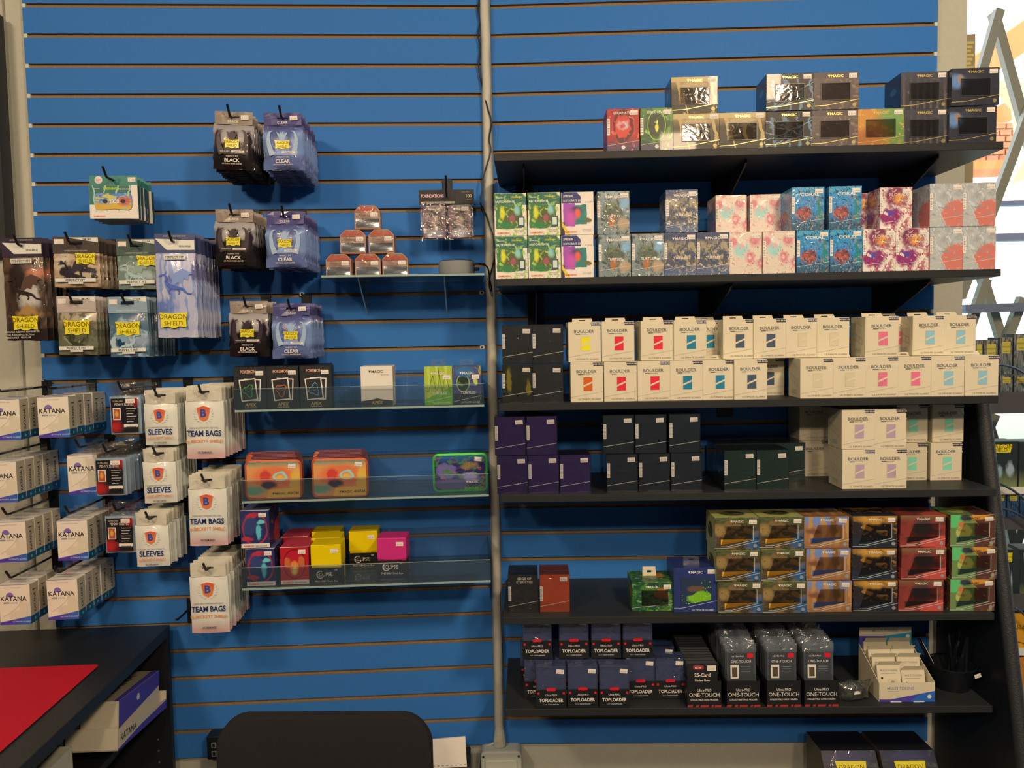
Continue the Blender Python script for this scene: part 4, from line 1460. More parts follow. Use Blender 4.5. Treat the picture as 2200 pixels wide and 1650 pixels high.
def foundations_pack():
    w, h = .146, .132
    o = thing('sleeve_pack')
    hd, zc = header(o, w, h - .040, h, BLACK, y=-.004, hw=.014, hh=.007)
    o['hole'] = zc
    g = G()
    y = -.0052
    g.text('FOUNDATIONS', .0118, -w * .46, h - .020, y, pbr('rose_ink', 'e0a8a0', .5), al='l', bold=.03, sx=.72)
    g.text('MATTE DECK PROTECTOR SLEEVES', .0072, -w * .46, h - .036, y, WHITE, al='l', bold=.01, sx=.78)
    g.text('100', .0118, w * .46, h - .021, y, WHITE, al='r', bold=.02)
    g.text('COUNT', .0038, w * .46, h - .027, y, PALE, al='r')
    g.text('Ultra PRO', .005, w * .42, h - .008, y, GREY, al='r')
    g.build('lettering', o)
    port = art('portrait_pack_print', '4c3440', [('R', 0, 0, 1, 1, '5c3c44'), ('e', .5, .42, .34, .5, .2, '2c2024'), ('e', .5, .5, .17, .2, .4, '8c705c'), ('e', .5, .1, .4, .2, .4, '9a8a88'), ('n', 5, .58, .66, '7c5860')], .3, True, dis=.15)
    for s in (-1, 1):
        b = G()
        b.box(-.031 + s * .0335, .031 + s * .0335, -.012, .004, .004, h - .042, BLACKP, front=port, side=BLACKP)
        k = b.build('sleeve_bundle', o, bevel=.0015)
        tt = G()
        magic(tt, s * .0335, h - .055, .0075, -.0128, PALE)
        tt.build('lettering', k)
    g = G()
    g.box(-w * .48, w * .48, -.0145, .005, 0, h - .038, CLEAR)
    g.build('clear_bag', o)
    sticker(o, w * .33, h - .052, y=-.0155)
    return o


# ------------------------------------------------------------------ builders: bottom shelf
def toploader():
    w, h, d = .0740, .1054, .040
    o = thing('sleeve_case')
    g = G()
    g.box(-w / 2 + .004, w / 2 - .004, .003, d - .003, .002, h - .010, pbr('sleeve_stack_navy', '343850', .3, coat=.6, bump=.3, bscale=80))
    g.build('sleeve_stack', o)
    g = G()
    g.box(-w / 2, w / 2, 0, d, 0, h, film('blue_film', .13, (.78, .80, .9, 1), .05, .12, '7c80a0', .8))
    g.build('clear_wrap', o, bevel=.001)
    g = G()
    g.box(-w / 2 - .0003, w / 2 + .0003, -.0008, d * .5, .001, h * .45, BLACK)
    y = -.0013
    g.text('TOPLOADER', .0118, 0, h * .16, y, WHITE, bold=.025, sx=.87)
    g.text('Ultra-PRO', .0068, 0, h * .30, y, PALE)
    g.text('3 x 4 - CLEAR BORDER', .0038, 0, h * .085, y, PALE)
    for s in (-1, 1):
        g.box(s * w * .42 - .0025, s * w * .42 + .0025, y, -.0008, h * .34, h * .39, RED)
    g.build('label_band', o)
    g = G()
    g.prism(rr(-.0115, .0115, h * .425, h * .49, .003), -.0025, -.0008, RED)
    g.build('red_clip', o)
    sticker(o, w * .31, h * .88, ang=-.08, y=-.0012)
    return o


def one_touch():
    w, h, d = .0720, .1420, .0070
    o = thing('card_holder')
    g = G()
    g.box(-w / 2, w / 2, 0, d, 0, h * .90, film('holder_film', .14, (.90, .90, .90, 1), .06, .12, 'a09c94'))
    g.build('case', o, bevel=.001)
    g = G()
    n = 6
    for i in range(n):
        a, b = -w * .53 + w * 1.06 * i / n, -w * .53 + w * 1.06 * (i + 1) / n
        za, zb = h * (1.02 + .02 * math.sin(i * 2.1)), h * (1.02 + .02 * math.sin(i * 2.1 + 2.1))
        ya, yb = d * (.5 + .5 * math.sin(i * 1.7)), d * (.5 + .5 * math.sin(i * 1.7 + 1.7))
        g.face([(a, d * .4, h * .86), (b, d * .4, h * .86), (b, yb, zb), (a, ya, za)], film('bag_lip_film', .3, (.9, .9, .9, 1), .12, .16, 'a8a49c', .9))
    g.build('bag_lip', o)
    return o


def one_touch_front():
    o = one_touch()
    w, h = .0720, .1420
    g = G()
    g.box(-w * .42, w * .42, -.0012, -.0004, h * .38, h * .86, pbr('holder_card', '3c3a38', .4, coat=.5))
    y = -.0018
    g.text('ULTRA-PRO', .0055, -w * .12, h * .79, y, PALE)
    g.text('ONE-TOUCH', .0092, -w * .02, h * .69, y, PALE, sx=.9)
    g.box(w * .2, w * .4, y, -.0012, h * .775, h * .85, RED)
    g.box(-w * .38, -w * .1, y, -.0012, h * .42, h * .65, PALE)
    g.box(-w * .33, -w * .15, y - .0004, y, h * .45, h * .61, pbr('holder_ink', '54402c', .5))
    for k in range(3):
        g.strip([(-w * .02, h * (.62 - k * .04)), (w * .3, h * (.62 - k * .04))], .0011, y, GREY)
    g.build('label_card', o)
    return o


def slider_box(front):
    w, h, d = .0760, .098, .0098
    o = thing('slider_box')
    bl = pbr('slider_board', '221f1d', .4, coat=.3)
    g = G()
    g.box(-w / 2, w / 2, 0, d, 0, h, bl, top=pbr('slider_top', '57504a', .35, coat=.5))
    g.build('carton', o, bevel=.0012)
    if front:
        g = G()
        y = -.0006
        g.text('25-Card', .0118, 0, h * .66, y, WHITE, bold=.03, sx=1.0)
        g.text('Slider Box', .0095, 0, h * .52, y, WHITE, bold=.03, sx=.95)
        g.prism(rr(-w * .3, w * .05, h * .84, h * .94, .004), y, -.0001, pbr('wine_print', 'a02c28', .5))
        g.text('BCW', .007, -w * .13, h * .86, y - .0004, WHITE, bold=.02)
        g.build('lettering', o)
        sticker(o, w * .3, h * .87, w=.022, h=.013)
    return o


def tray_box(d):
    """low black counter display tray"""
    w, h, t = .0830, .0660, .0012
    o = thing('display_tray')
    bl = pbr('tray_board', '1a1817', .45, coat=.2)
    g = G()
    g.box(-w / 2, w / 2, 0, t, 0, h, bl)
    g.build('front_panel', o)
    for s in (-1, 1):
        g = G()
        x = s * (w / 2 - t / 2)
        zz = [(0, 0), (d, 0), (d, h * 1.5), (d * .3, h), (0, h)]
        a, b = x - t / 2, x + t / 2
        g.face([(a, y, z) for y, z in zz][::-1], bl)
        g.face([(b, y, z) for y, z in zz], bl)
        for i in range(len(zz)):
            p, q = zz[i], zz[(i + 1) % len(zz)]
            g.face([(a, p[0], p[1]), (b, p[0], p[1]), (b, q[0], q[1]), (a, q[0], q[1])], bl)
        g.build('side_panel', o)
    g = G()
    g.box(-w / 2, w / 2, 0, d, 0, t, bl)
    g.box(-w / 2, w / 2, d - t, d, 0, h * 1.5, bl)
    g.build('base_panel', o)
    g = G()
    y = -.0006
    g.text('Ultra-PRO', .0095, 0, h * .62, y, WHITE, bold=.005, sx=.85)
    g.text('ONE-TOUCH', .0135, 0, h * .42, y, WHITE, sx=.93)
    g.text('COLLECTIBLE CARD HOLDER', .0058, 0, h * .27, y, WHITE, bold=.015, sx=.88)
    for a, b in ((-.5, -.35), (-.26, -.17), (-.12, .12), (.2, .27), (.3, .5)):
        g.face([(w * a, y, .001), (w * b, y, .001), (w * b + .002 if b < .5 else w * .5, y, h * .1), (w * a + .002, y, h * .1)], pbr('dull_red', '9c2c24', .5))
    g.build('lettering', o)
    return o

# ------------------------------------------------------------------ the room
def struct(g, name, smooth=False, bevel=0.0):
    return g.build(name, None, smooth=smooth, bevel=bevel, kind='structure')


def fbox(g, F, u0, u1, d0, d1, z0, z1, mat):
    """box between two depths in a panel's own directions, as world coordinates"""
    P = [F.w(u, d, z) for d in (d1, d0) for z in (z0, z1) for u in (u0, u1)]
    for f in ((0, 1, 3, 2), (5, 4, 6, 7), (4, 0, 2, 6), (1, 5, 7, 3), (2, 3, 7, 6), (4, 5, 1, 0)):
        g.face([P[i] for i in f], mat)


PLASTER = pbr('cream_plaster', 'b8a484', .85, bump=.25, bscale=90, wear=.06)
PLASTER2 = pbr('shop_wall_paint', '6c5c4c', .9)
g = G()
fbox(g, LF, -3.6, 0.0, -.14, -.0195, 0, 3.05, PLASTER)
fbox(g, RF, 0.0, 1.273, -.14, -.0195, 0, 3.05, PLASTER)
fbox(g, RF, 1.273, 4.2, -.14, -.0195, 2.92, 3.05, PLASTER)
struct(g, 'wall_back')
g = G()
fbox(g, LF, -1.60, -1.283, -.0195, -.004, 0, 3.05, PLASTER)
struct(g, 'trim_1', bevel=.004)
g = G()
g.box(-3.7, 4.4, -5.2, .9, -.1, 0, pbr('grey_floor', '5a5046', .6, wear=.2, bscale=8))
struct(g, 'floor')
g = G()
g.box(-3.7, 4.4, -5.2, .35, 3.05, 3.15, pbr('white_ceiling', 'd8ccb4', .9))
struct(g, 'ceiling')
g = G()
g.box(-3.75, -3.6, -5.2, 0.1, 0, 3.05, PLASTER2)
struct(g, 'wall_left')
g = G()
g.box(-3.7, 4.4, -5.3, -5.2, 0, 3.05, PLASTER2)
struct(g, 'wall_rear')
g = G()
g.box(4.3, 4.45, -5.2, .35, 0, 3.05, PLASTER2)
struct(g, 'wall_right')

# slot heights: nominal three inches apart, with the small drift of the real panel
DR = [.0055, .004, .002, 0, -.0015, -.0033, -.0028, -.005, -.0048, -.005, -.005, -.0037, -.0038, -.0006, -.0005, .0014, .0017, .0019, .002, .003, .003,
      .0026, .0013, .0008, -.001, -.0022, -.003, -.003]


def slot(k):
    return ZO - k * .0762 + (DR[k] if 0 <= k < len(DR) else DR[0] if k < 0 else DR[-1])


BLUE = pbr('blue_panel_paint', '366795', .5, bump=.05, bscale=300, wear=.03, spec=.1)
FIBRE = pbr('brown_fibreboard', '8a6640', .9, bump=.8, bscale=220, wear=.35)
GAP = .0108


def slatted(F, u0, u1, label, plugs):
    o = thing('slatted_panel', label, 'display panel', 'blue slatted display panels', F.w((u0 + u1) / 2, 0, slot(27)), F.a)
    w = u1 - u0
    base = slot(27)
    g = G()
    g.box(-w / 2, w / 2, .009, .0192, 0, slot(-5) - base, FIBRE)
    g.build('backing', o)
    for k in range(-5, 27):
        z0, z1 = slot(k + 1) + GAP / 2 - base, slot(k) - GAP / 2 - base
        if k == 26:
            z0 = 0
        g = G()
        g.box(-w / 2, w / 2, 0, .0088, z0, z1, FIBRE, front=BLUE)
        g.build('slat', o)
    if plugs:
        pl = pbr('groove_end_paint', 'cdbb96', .7)
        for k in range(0, 27):
            x = -w / 2 if plugs < 0 else w / 2 - .008
            g = G()
            g.box(x, x + .008, .0012, .009, slot(k) - GAP / 2 - base, slot(k) + GAP / 2 - base, pl)
            g.build('groove_end', o)
    return o


slatted(LF, -1.2275, -.0205, 'blue slatted wall panel with brown grooves, holding hooks and clear trays', -1)
slatted(RF, .0085, 1.2114, 'blue slatted wall panel with brown grooves, behind the six black shelves', 1)

# ------------------------------------------------------------------ pipe, junction box, cable between the panels
PIPE = pbr('painted_pipe', 'bda888', .55, bump=.8, bscale=60, wear=.1)
g = G()
pts, rad = [], []
rnd = random.Random(2)
for i in range(46):
    z = .535 + (3.04 - .535) * i / 45
    pts.append((-.0055 + rnd.uniform(-.0012, .0012) - (.0005 if i > 20 else 0), -.016 + rnd.uniform(-.001, .001), z))
    rad.append(.0120 + rnd.uniform(-.0008, .0008))
g.tube(pts, rad, PIPE, 12)
pipe = g.build('conduit_pipe', smooth=60)
tag(pipe, 'cream painted pipe running down between the two blue panels', 'pipe')
g = G()
g.tube([(-.0055, -.016, .56), (-.0055, -.016, .532), (-.0055, -.016, .515)], [.0135, .0175, .0175], PIPE, 12)
g.build('pipe_coupling', pipe)
for x in (-.0200, .0030):
    g = G()
    g.box(x, x + .005, -.006, .012, .53, 3.04, pbr('gap_filler', '8c7a60', .8))
    g.build('gap_strip', pipe)

jb = thing('junction_box', 'cream metal electrical box below the pipe, its lower part cut off by the frame', 'electrical box', None, (-.002, 0, .36))
JB = pbr('painted_metal_box', 'bfae90', .5, bump=.2, bscale=80)
g = G()
g.prism(rr(-.058, .058, 0, .152, .016), -.048, .018, JB)
g.build('body', jb, bevel=.005, seg=2)
g = G()
g.prism(rr(-.046, .046, .012, .130, .008), -.055, -.046, JB)
g.build('cover', jb, bevel=.003)
for x, z in ((-.050, .138), (.050, .138)):
    g = G()
    g.lathe([(.0035, 0), (.0035, .002), (0, .0025)], pbr('screw_dark', '3c3630', .5, .5), 8)
    s = g.build('screw', jb)
    s.rotation_euler = (math.pi / 2, 0, 0)
    s.location = (x, -.0475, z)
g = G()
g.tube([(-.062, -.01, 0), (-.066, -.012, .08), (-.060, -.012, .130), (-.045, -.012, .150), (-.02, -.012, .158)], .004, JB, 6)
g.build('bare_wire', jb, smooth=60)

cpx = [(1033, -12), (1030, 0), (1027, 20), (1031, 45), (1027, 75), (1032, 105), (1028, 142), (1036, 185), (1047, 230), (1056, 262), (1051, 298), (1054, 325), (1043, 365), (1036, 392), (1036, 410), (1032, 435), (1044, 462), (1052, 485), (1059, 505),
       (1062, 530), (1061, 560), (1053, 592), (1051, 612), (1055, 626), (1056, 618), (1052, 600), (1050, 582), (1044, 571), (1030, 568), (1016, 568)]
pts = []
for i, (x, y) in enumerate(cpx):
    d = .034 if i < 22 else .034 + .10 * min(1, (i - 21) / 7)
    if i < 8:
        d = .012
    elif i < 10:
        d = .03
    u, z = LF.pick(x, y, d)
    pts.append(LF.w(u, d, z))
fine = []
for i in range(len(pts) - 1):                 # smooth the route
    p0, p1, p2, p3 = pts[max(i - 1, 0)], pts[i], pts[i + 1], pts[min(i + 2, len(pts) - 1)]
    for k in range(4):
        t = k / 4
        fine.append(.5 * ((2 * p1) + (p2 - p0) * t + (2 * p0 - 5 * p1 + 4 * p2 - p3) * t * t + (3 * p1 - p0 - 3 * p2 + p3) * t ** 3))
fine.append(pts[-1])
g = G()
g.tube(fine, .0021, BLACKP, 6)
tag(g.build('power_cable', smooth=60), 'thin black cable winding down the pipe to the smart speaker', 'cable')

# ------------------------------------------------------------------ black shelves of the right-hand panel
SH = {1: ZO - .4590, 2: ZO - .7530, 3: ZO - 1.0525, 4: ZO - 1.2755, 5: ZO - 1.5780, 6: ZO - 1.8080}
SHN = {1: 'topmost', 2: 'second', 3: 'third', 4: 'fourth', 5: 'fifth', 6: 'bottom'}
SHL = {1: 'topmost black shelf, carrying wide dark window boxes', 2: 'second black shelf from above, carrying floral and coral boxes', 3: 'third black shelf, carrying two rows of cream cartons',
       4: 'fourth black shelf, carrying purple, dark and green boxes', 5: 'fifth black shelf, carrying the wall of brown window boxes', 6: 'bottom black shelf, carrying display trays and top loaders'}
SHELFM = pbr('black_shelf_board', '2a2723', .45, bump=.1, bscale=500, spec=.2)


def bracket(F, u, z, deep, par, ox, oz, tall=.095):
    g = G()
    g.box(u - ox - .0225, u - ox + .0225, -.003, -.0002, z - oz - max(tall, .055) - .018, z - oz - .0175, BLACKP)
    g.build('bracket_plate', par, bevel=.0008)
    g = G()
    e1 = min(.0165, tall * .9)
    poly = [(0, -.0175), (-deep, -.0175), (-deep, -.0175 - e1 * .5), (-deep + .015, -.0175 - e1), (-.004, -.0175 - tall * .95)]
    x = u - ox
    for s in (-1, 1):
        g.face([(x + s * .002, y - .003, z - oz + zz) for y, zz in (poly if s < 0 else poly[::-1])], BLACKP)
    for i in range(len(poly)):
        a, b = poly[i], poly[(i + 1) % len(poly)]
        g.face([(x - .002, a[0] - .003, z - oz + a[1]), (x - .002, b[0] - .003, z - oz + b[1]), (x + .002, b[0] - .003, z - oz + b[1]), (x + .002, a[0] - .003, z - oz + a[1])], BLACKP)
    g.build('bracket_arm', par)


for s in range(1, 7):
    z = SH[s]
    o = thing('display_shelf', SHL[s], 'shelf', 'black shelves on the slatted panel', RF.w(.6165, 0, z - .0175), RF.a)
    g = G()
    g.box(-.5935, .5935, -.305, -.0005, 0, .0175, SHELFM)
    g.build('board', o, bevel=.001)
    px = {1: (1127, 1545, 1905), 2: (1151, 1518, 1890), 3: (1140, 1557, 1895), 4: (1140, 1557, 1895), 5: (1140, 1557, 1895), 6: (1140, 1557, 1895)}[s]
    for p in px:
        bracket(RF, RF.ux(p, 0, z - .06), z, .262, o, .6165, z - .0175, .105 if s < 3 else .0105)

# ------------------------------------------------------------------ goods on the shelves
PLACED = []


def shelf_item(fn, args, xc, s, z, d, desc, cat, group, where, rz=0.0):
    """xc: pixel column of the middle of the front face"""
    u = RF.ux(xc, d, z + .04)
    o = put(make(fn, *args), RF, u, d, z, '%s, %s' % (desc, where), cat, group, rz)
    PLACED.append((o, u))
    return o


def J(a):
    return random.uniform(-a, a)


# topmost shelf
D1 = {'gold': 'black and gold wide window box', 'wave': 'black wide window box with pale wave lines', 'umber': 'dark brown wide window box', 'citrus': 'orange and green wide window box',
      'stripe': 'dark striped wide window box', 'night': 'near-black wide window box with blue spot'}
z = SH[1]
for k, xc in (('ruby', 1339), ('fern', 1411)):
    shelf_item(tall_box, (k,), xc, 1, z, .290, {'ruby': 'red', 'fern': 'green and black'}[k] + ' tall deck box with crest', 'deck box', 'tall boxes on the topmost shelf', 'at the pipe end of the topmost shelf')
for k, xc in (('gold', 1496), ('gold', 1595), ('wave', 1695), ('umber', 1793), ('citrus', 1892), ('stripe', 1986), ('night', 2090)):
    shelf_item(wide_box, (k, False), xc, 1, z, .290 if k != 'stripe' else .280, D1[k], 'deck box', 'wide boxes on the topmost shelf', 'lower row of the topmost shelf', J(.015))
for k, xc, dd, tb in (('gold', 1492, .285, False), ('wave', 1697, .290, False), ('umber', 1795, .290, False), ('stripe', 1986, .275, True), ('night', 2096, .295, False)):
    shelf_item(wide_box, (k, tb), xc, 1, z + .0868, dd, D1[k], 'deck box', 'wide boxes on the topmost shelf', 'upper row of the topmost shelf', J(.02))

# second shelf
z = SH[2]
D2 = {'moss': 'wrapped grey-green deck box', 'slate': 'slate blue and tan deck box', 'blossom': 'pale pink blossom deck box', 'reef': 'turquoise underwater deck box', 'bloom': 'purple and orange floral deck box',
      'quill': 'grey deck box with coral-red corner', 'bastion': 'green and cream jungle carton', 'crate': 'cream, navy and purple carton'}
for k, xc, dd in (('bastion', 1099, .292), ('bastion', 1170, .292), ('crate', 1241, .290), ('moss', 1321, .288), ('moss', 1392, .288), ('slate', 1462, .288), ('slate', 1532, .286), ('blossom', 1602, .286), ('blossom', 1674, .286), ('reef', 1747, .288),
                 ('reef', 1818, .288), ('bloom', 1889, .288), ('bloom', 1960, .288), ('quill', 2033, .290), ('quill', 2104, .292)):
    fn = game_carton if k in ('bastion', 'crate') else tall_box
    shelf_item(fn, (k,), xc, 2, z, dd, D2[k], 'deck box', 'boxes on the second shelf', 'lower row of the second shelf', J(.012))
for k, xc, dd in (('bastion', 1097, .292), ('bastion', 1169, .292), ('crate', 1241, .288), ('moss', 1318, .286), ('slate', 1465, .286), ('blossom', 1571, .20), ('blossom', 1645, .20), ('reef', 1736, .284), ('reef', 1816, .284), ('bloom', 1849, .185),
                 ('bloom', 1925, .255), ('quill', 2033, .292), ('quill', 2104, .292)):
    fn = game_carton if k in ('bastion', 'crate') else tall_box
    shelf_item(fn, (k,), xc, 2, z + .1022, dd, D2[k], 'deck box', 'boxes on the second shelf', 'upper row of the second shelf', J(.014))

# third shelf
z = SH[3]
D3 = {k: 'cream carton with %s window' % n for k, n in dict(yellow='yellow', red='red', teal='teal', slate='dark grey', cream='cream', pink='pink', sky='pale blue', orange='orange', mauve='mauve', mint='mint green').items()}
PL = {'coal': 'wrapped black deck box', 'banana': 'black deck box with yellow shapes', 'violet': 'wrapped dark purple deck box', 'pine': 'wrapped dark teal deck box', 'forest': 'wrapped dark green deck box'}
for k, xc in (('banana', 1112), ('coal', 1177)):
    shelf_item(plain_box, (k,), xc, 3, z, .285, PL[k], 'deck box', 'dark boxes on the third shelf', 'lower row of the third shelf')
for xc in (1112, 1177):
    shelf_item(plain_box, ('coal',), xc, 3, z + .0955, .283, PL['coal'], 'deck box', 'dark boxes on the third shelf', 'upper row of the third shelf', J(.02))
for k, xc, dd in (('orange', 1261, .288), ('red', 1333, .290), ('red', 1405, .290), ('teal', 1475, .290), ('teal', 1545, .288), ('slate', 1613, .296), ('slate', 1652, .185), ('cream', 1755, .292), ('cream', 1824, .290), ('pink', 1894, .290), ('pink', 1965, .290),
                 ('sky', 2036, .292), ('sky', 2109, .294)):
    shelf_item(boulder_box, (k,), xc, 3, z, dd, D3[k], 'deck box', 'cream cartons on the third shelf', 'lower row of the third shelf', J(.015))
for k, xc, dd, rz in (('yellow', 1256, .285, .02), ('red', 1328, .286, 0), ('red', 1412, .284, .02), ('teal', 1483, .290, 0), ('teal', 1524, .196, 0), ('slate', 1588, .25, 0), ('slate', 1654, .255, 0), ('cream', 1722, .25, 0), ('cream', 1790, .252, .0), ('pink', 1895, .285, -.02),
                     ('pink', 1927, .19, 0), ('sky', 1996, .25, 0), ('sky', 2062, .25, .02)):
    shelf_item(boulder_box, (k,), xc, 3, z + .0972, dd, D3[k], 'deck box', 'cream cartons on the third shelf', 'upper row of the third shelf', rz + J(.01))

# fourth shelf
z = SH[4]
for xc in (1101, 1168, 1236):
    shelf_item(plain_box, ('violet',), xc, 4, z, .285, PL['violet'], 'deck box', 'purple boxes on the fourth shelf', 'lower row of the fourth shelf', J(.02))
for xc in (1096, 1164):
    shelf_item(plain_box, ('violet',), xc, 4, z + .0955, .285, PL['violet'], 'deck box', 'purple boxes on the fourth shelf', 'upper row of the fourth shelf', J(.02))
for xc, dd in ((1337, .285), (1406, .285), (1475, .283)):
    shelf_item(plain_box, ('pine',), xc, 4, z, dd, PL['pine'], 'deck box', 'dark teal boxes on the fourth shelf', 'lower row of the fourth shelf', J(.02))
for xc, dd in ((1329, .283), (1398, .285), (1471, .283)):
    shelf_item(plain_box, ('pine',), xc, 4, z + .0955, dd, PL['pine'], 'deck box', 'dark teal boxes on the fourth shelf', 'upper row of the fourth shelf', J(.02))
for xc, dd, wh in ((1590, .285, 'front row of the fourth shelf'), (1660, .285, 'front row of the fourth shelf'), (1570, .17, 'rear row of the fourth shelf'), (1634, .17, 'rear row of the fourth shelf'), (1697, .17, 'rear row of the fourth shelf')):
    shelf_item(plain_box, ('forest',), xc, 4, z, dd, PL['forest'], 'deck box', 'green boxes on the fourth shelf', wh)
for k, xc, dd, row in (('mauve', 1845, .285, 0), ('mauve', 1913, .285, 0), ('mauve', 1844, .285, 1), ('mauve', 1912, .285, 1), ('mint', 1958, .185, 0), ('mint', 2033, .19, 0), ('mint', 1960, .18, 1), ('mint', 2037, .185, 1), ('cream', 1752, .11, 0), ('cream', 1750, .11, 1)):
    shelf_item(boulder_box, (k,), xc, 4, z + .0972 * row, dd, D3[k] if xc > 1800 else 'cream carton half hidden behind the mauve ones', 'deck box', 'cream cartons on the fourth shelf', ('upper' if row else 'lower') + ' row of the fourth shelf', J(.01))

# fifth shelf
z = SH[5]
shelf_item(edge_box, ('void',), 1124, 5, z, .270, 'wrapped black deck box with white title', 'deck box', None, 'beside the pipe on the fifth shelf')
shelf_item(edge_box, ('ember',), 1192, 5, z, .270, 'orange-red deck box in clear wrap', 'deck box', None, 'next to the black one on the fifth shelf')
shelf_item(jungle_box, (), 1402, 5, z, .270, 'green leafy window box with white hang tab', 'deck box', None, 'on the fifth shelf')
shelf_item(indigo_box, (), 1494, 5, z, .280, 'navy window box with bright green contents', 'deck box', None, 'on the fifth shelf')
D5 = {'mine': 'brown wide window box with yellow corner', 'dune': 'tan desert wide window box', 'forge': 'black and gold wide window box', 'crimson': 'red-brown wide window box', 'meadow': 'green and brown wide window box'}
ROWS = ('bottom', 'middle', 'top')
for r in range(3):
    for k, xs in (('mine', (1591, 1586, 1583)), ('mine', (1686, 1683, 1679)), ('dune', (1782, 1780, 1776)), ('forge', (1881, 1879, 1880)), ('crimson', (1979, 1985, 1983)), ('meadow', (2089, 2093, 2090))):
        shelf_item(relic_box, (k,), xs[r], 5, z + .0794 * r, .290 + J(.003), D5[k], 'deck box', 'wide boxes stacked on the fifth shelf', ROWS[r] + ' layer on fifth shelf', J(.012))

# bottom shelf
z = SH[6]
TL = 'clear pack with black red-clipped band'
for i, (xc, dd) in enumerate(((1184, .302), (1252, .300), (1320, .301))):
    shelf_item(toploader, (), xc, 6, z, dd, TL, 'sleeve pack', 'top loader packs on the bottom shelf', 'front row of the bottom shelf')
for xc, dd in ((1376, .258), (1440, .258)):
    shelf_item(toploader, (), xc, 6, z, dd, TL, 'sleeve pack', 'top loader packs on the bottom shelf', 'set back, window side, bottom shelf')
for xc, dd in ((1158, .255), (1224, .255), (1290, .255)):
    shelf_item(toploader, (), xc, 6, z, dd, TL, 'sleeve pack', 'top loader packs on the bottom shelf', 'second row of the bottom shelf')
for xc, dd in ((1154, .258), (1233, .258), (1302, .258), (1370, .258)):
    shelf_item(toploader, (), xc, 6, z + .1058, dd, TL, 'sleeve pack', 'top loader packs on the bottom shelf', 'upper layer of the bottom shelf')
for xc, dd in ((1148, .165), (1215, .165), (1282, .165), (1350, .165), (1418, .185)):
    shelf_item(toploader, (), xc, 6, z, dd, TL, 'sleeve pack', 'top loader packs on the bottom shelf', 'third row of the bottom shelf')

for i, xc in enumerate((1513, 1597, 1684, 1765)):
    nm = ('slider boxes', 'first row of card holders', 'second row of card holders', 'third row of card holders')[i]
    d = .3035
    o = shelf_item(tray_box, (.245,), xc, 6, z, d, 'black display tray holding ' + nm, 'display tray', 'display trays on the bottom shelf', 'bottom shelf')
    u = RF.ux(xc, d, z + .03)
    if i == 0:
        n = 20
        for k in range(n):
            b = put(make(slider_box, k == 0), RF, u, d - .016 - k * .0112, z + .0016 + (.003 if k == 0 else .002 * (k % 3) * .4), 'black slider box, %s' % ('foremost in its tray' if k == 0 else '%s behind the front one in its tray' % ORD[k - 1]), 'card box', 'slider boxes in the display tray', 0, (-.06, 0))
    else:
        n = 22
        ordn = ('first', 'second', 'third')[i - 1]
        for k in range(n):
            b = put(make(one_touch_front if k == 0 else one_touch), RF, u + J(.002), d - .014 - k * .0102, z + .006 + .0018 * k * .4, 'clear card holder %s, %s holder tray from slider boxes' % ('with printed label, foremost' if k == 0 else '%s behind the labelled one' % ORD[k - 1], ordn), 'card holder', 'card holders in the %s tray' % ordn, J(.02), (-.06, J(.015)))


def pouch_bag():
    o = thing('accessory_bag')
    pouch(o, .085, .045, .022, film('bag_film', .25, (.85, .85, .8, 1), .08, .12, '74705c', .9), film('bag_film', .25), 7, 5, seed=11, crump=.006, name='clear_bag')
    g = G()
    for k in range(7):
        g.tube([(-.025 + k * .007, -.012, .006 + .002 * (k % 3)), (-.018 + k * .006, -.013, .028 - .002 * (k % 4))], .0022, pbr('olive_metal', '4c4a34', .35, .4), 5)
    g.build('contents', o)
    g = G()
    g.box(-.012, .008, -.0235, -.0228, .022, .030, STK)
    g.build('paper_label', o)
    return o


shelf_item(pouch_bag, (), 1832, 6, z, .262, 'small crumpled clear bag of dark bits', 'bag', None, 'between the last tray and the cream display', .2)


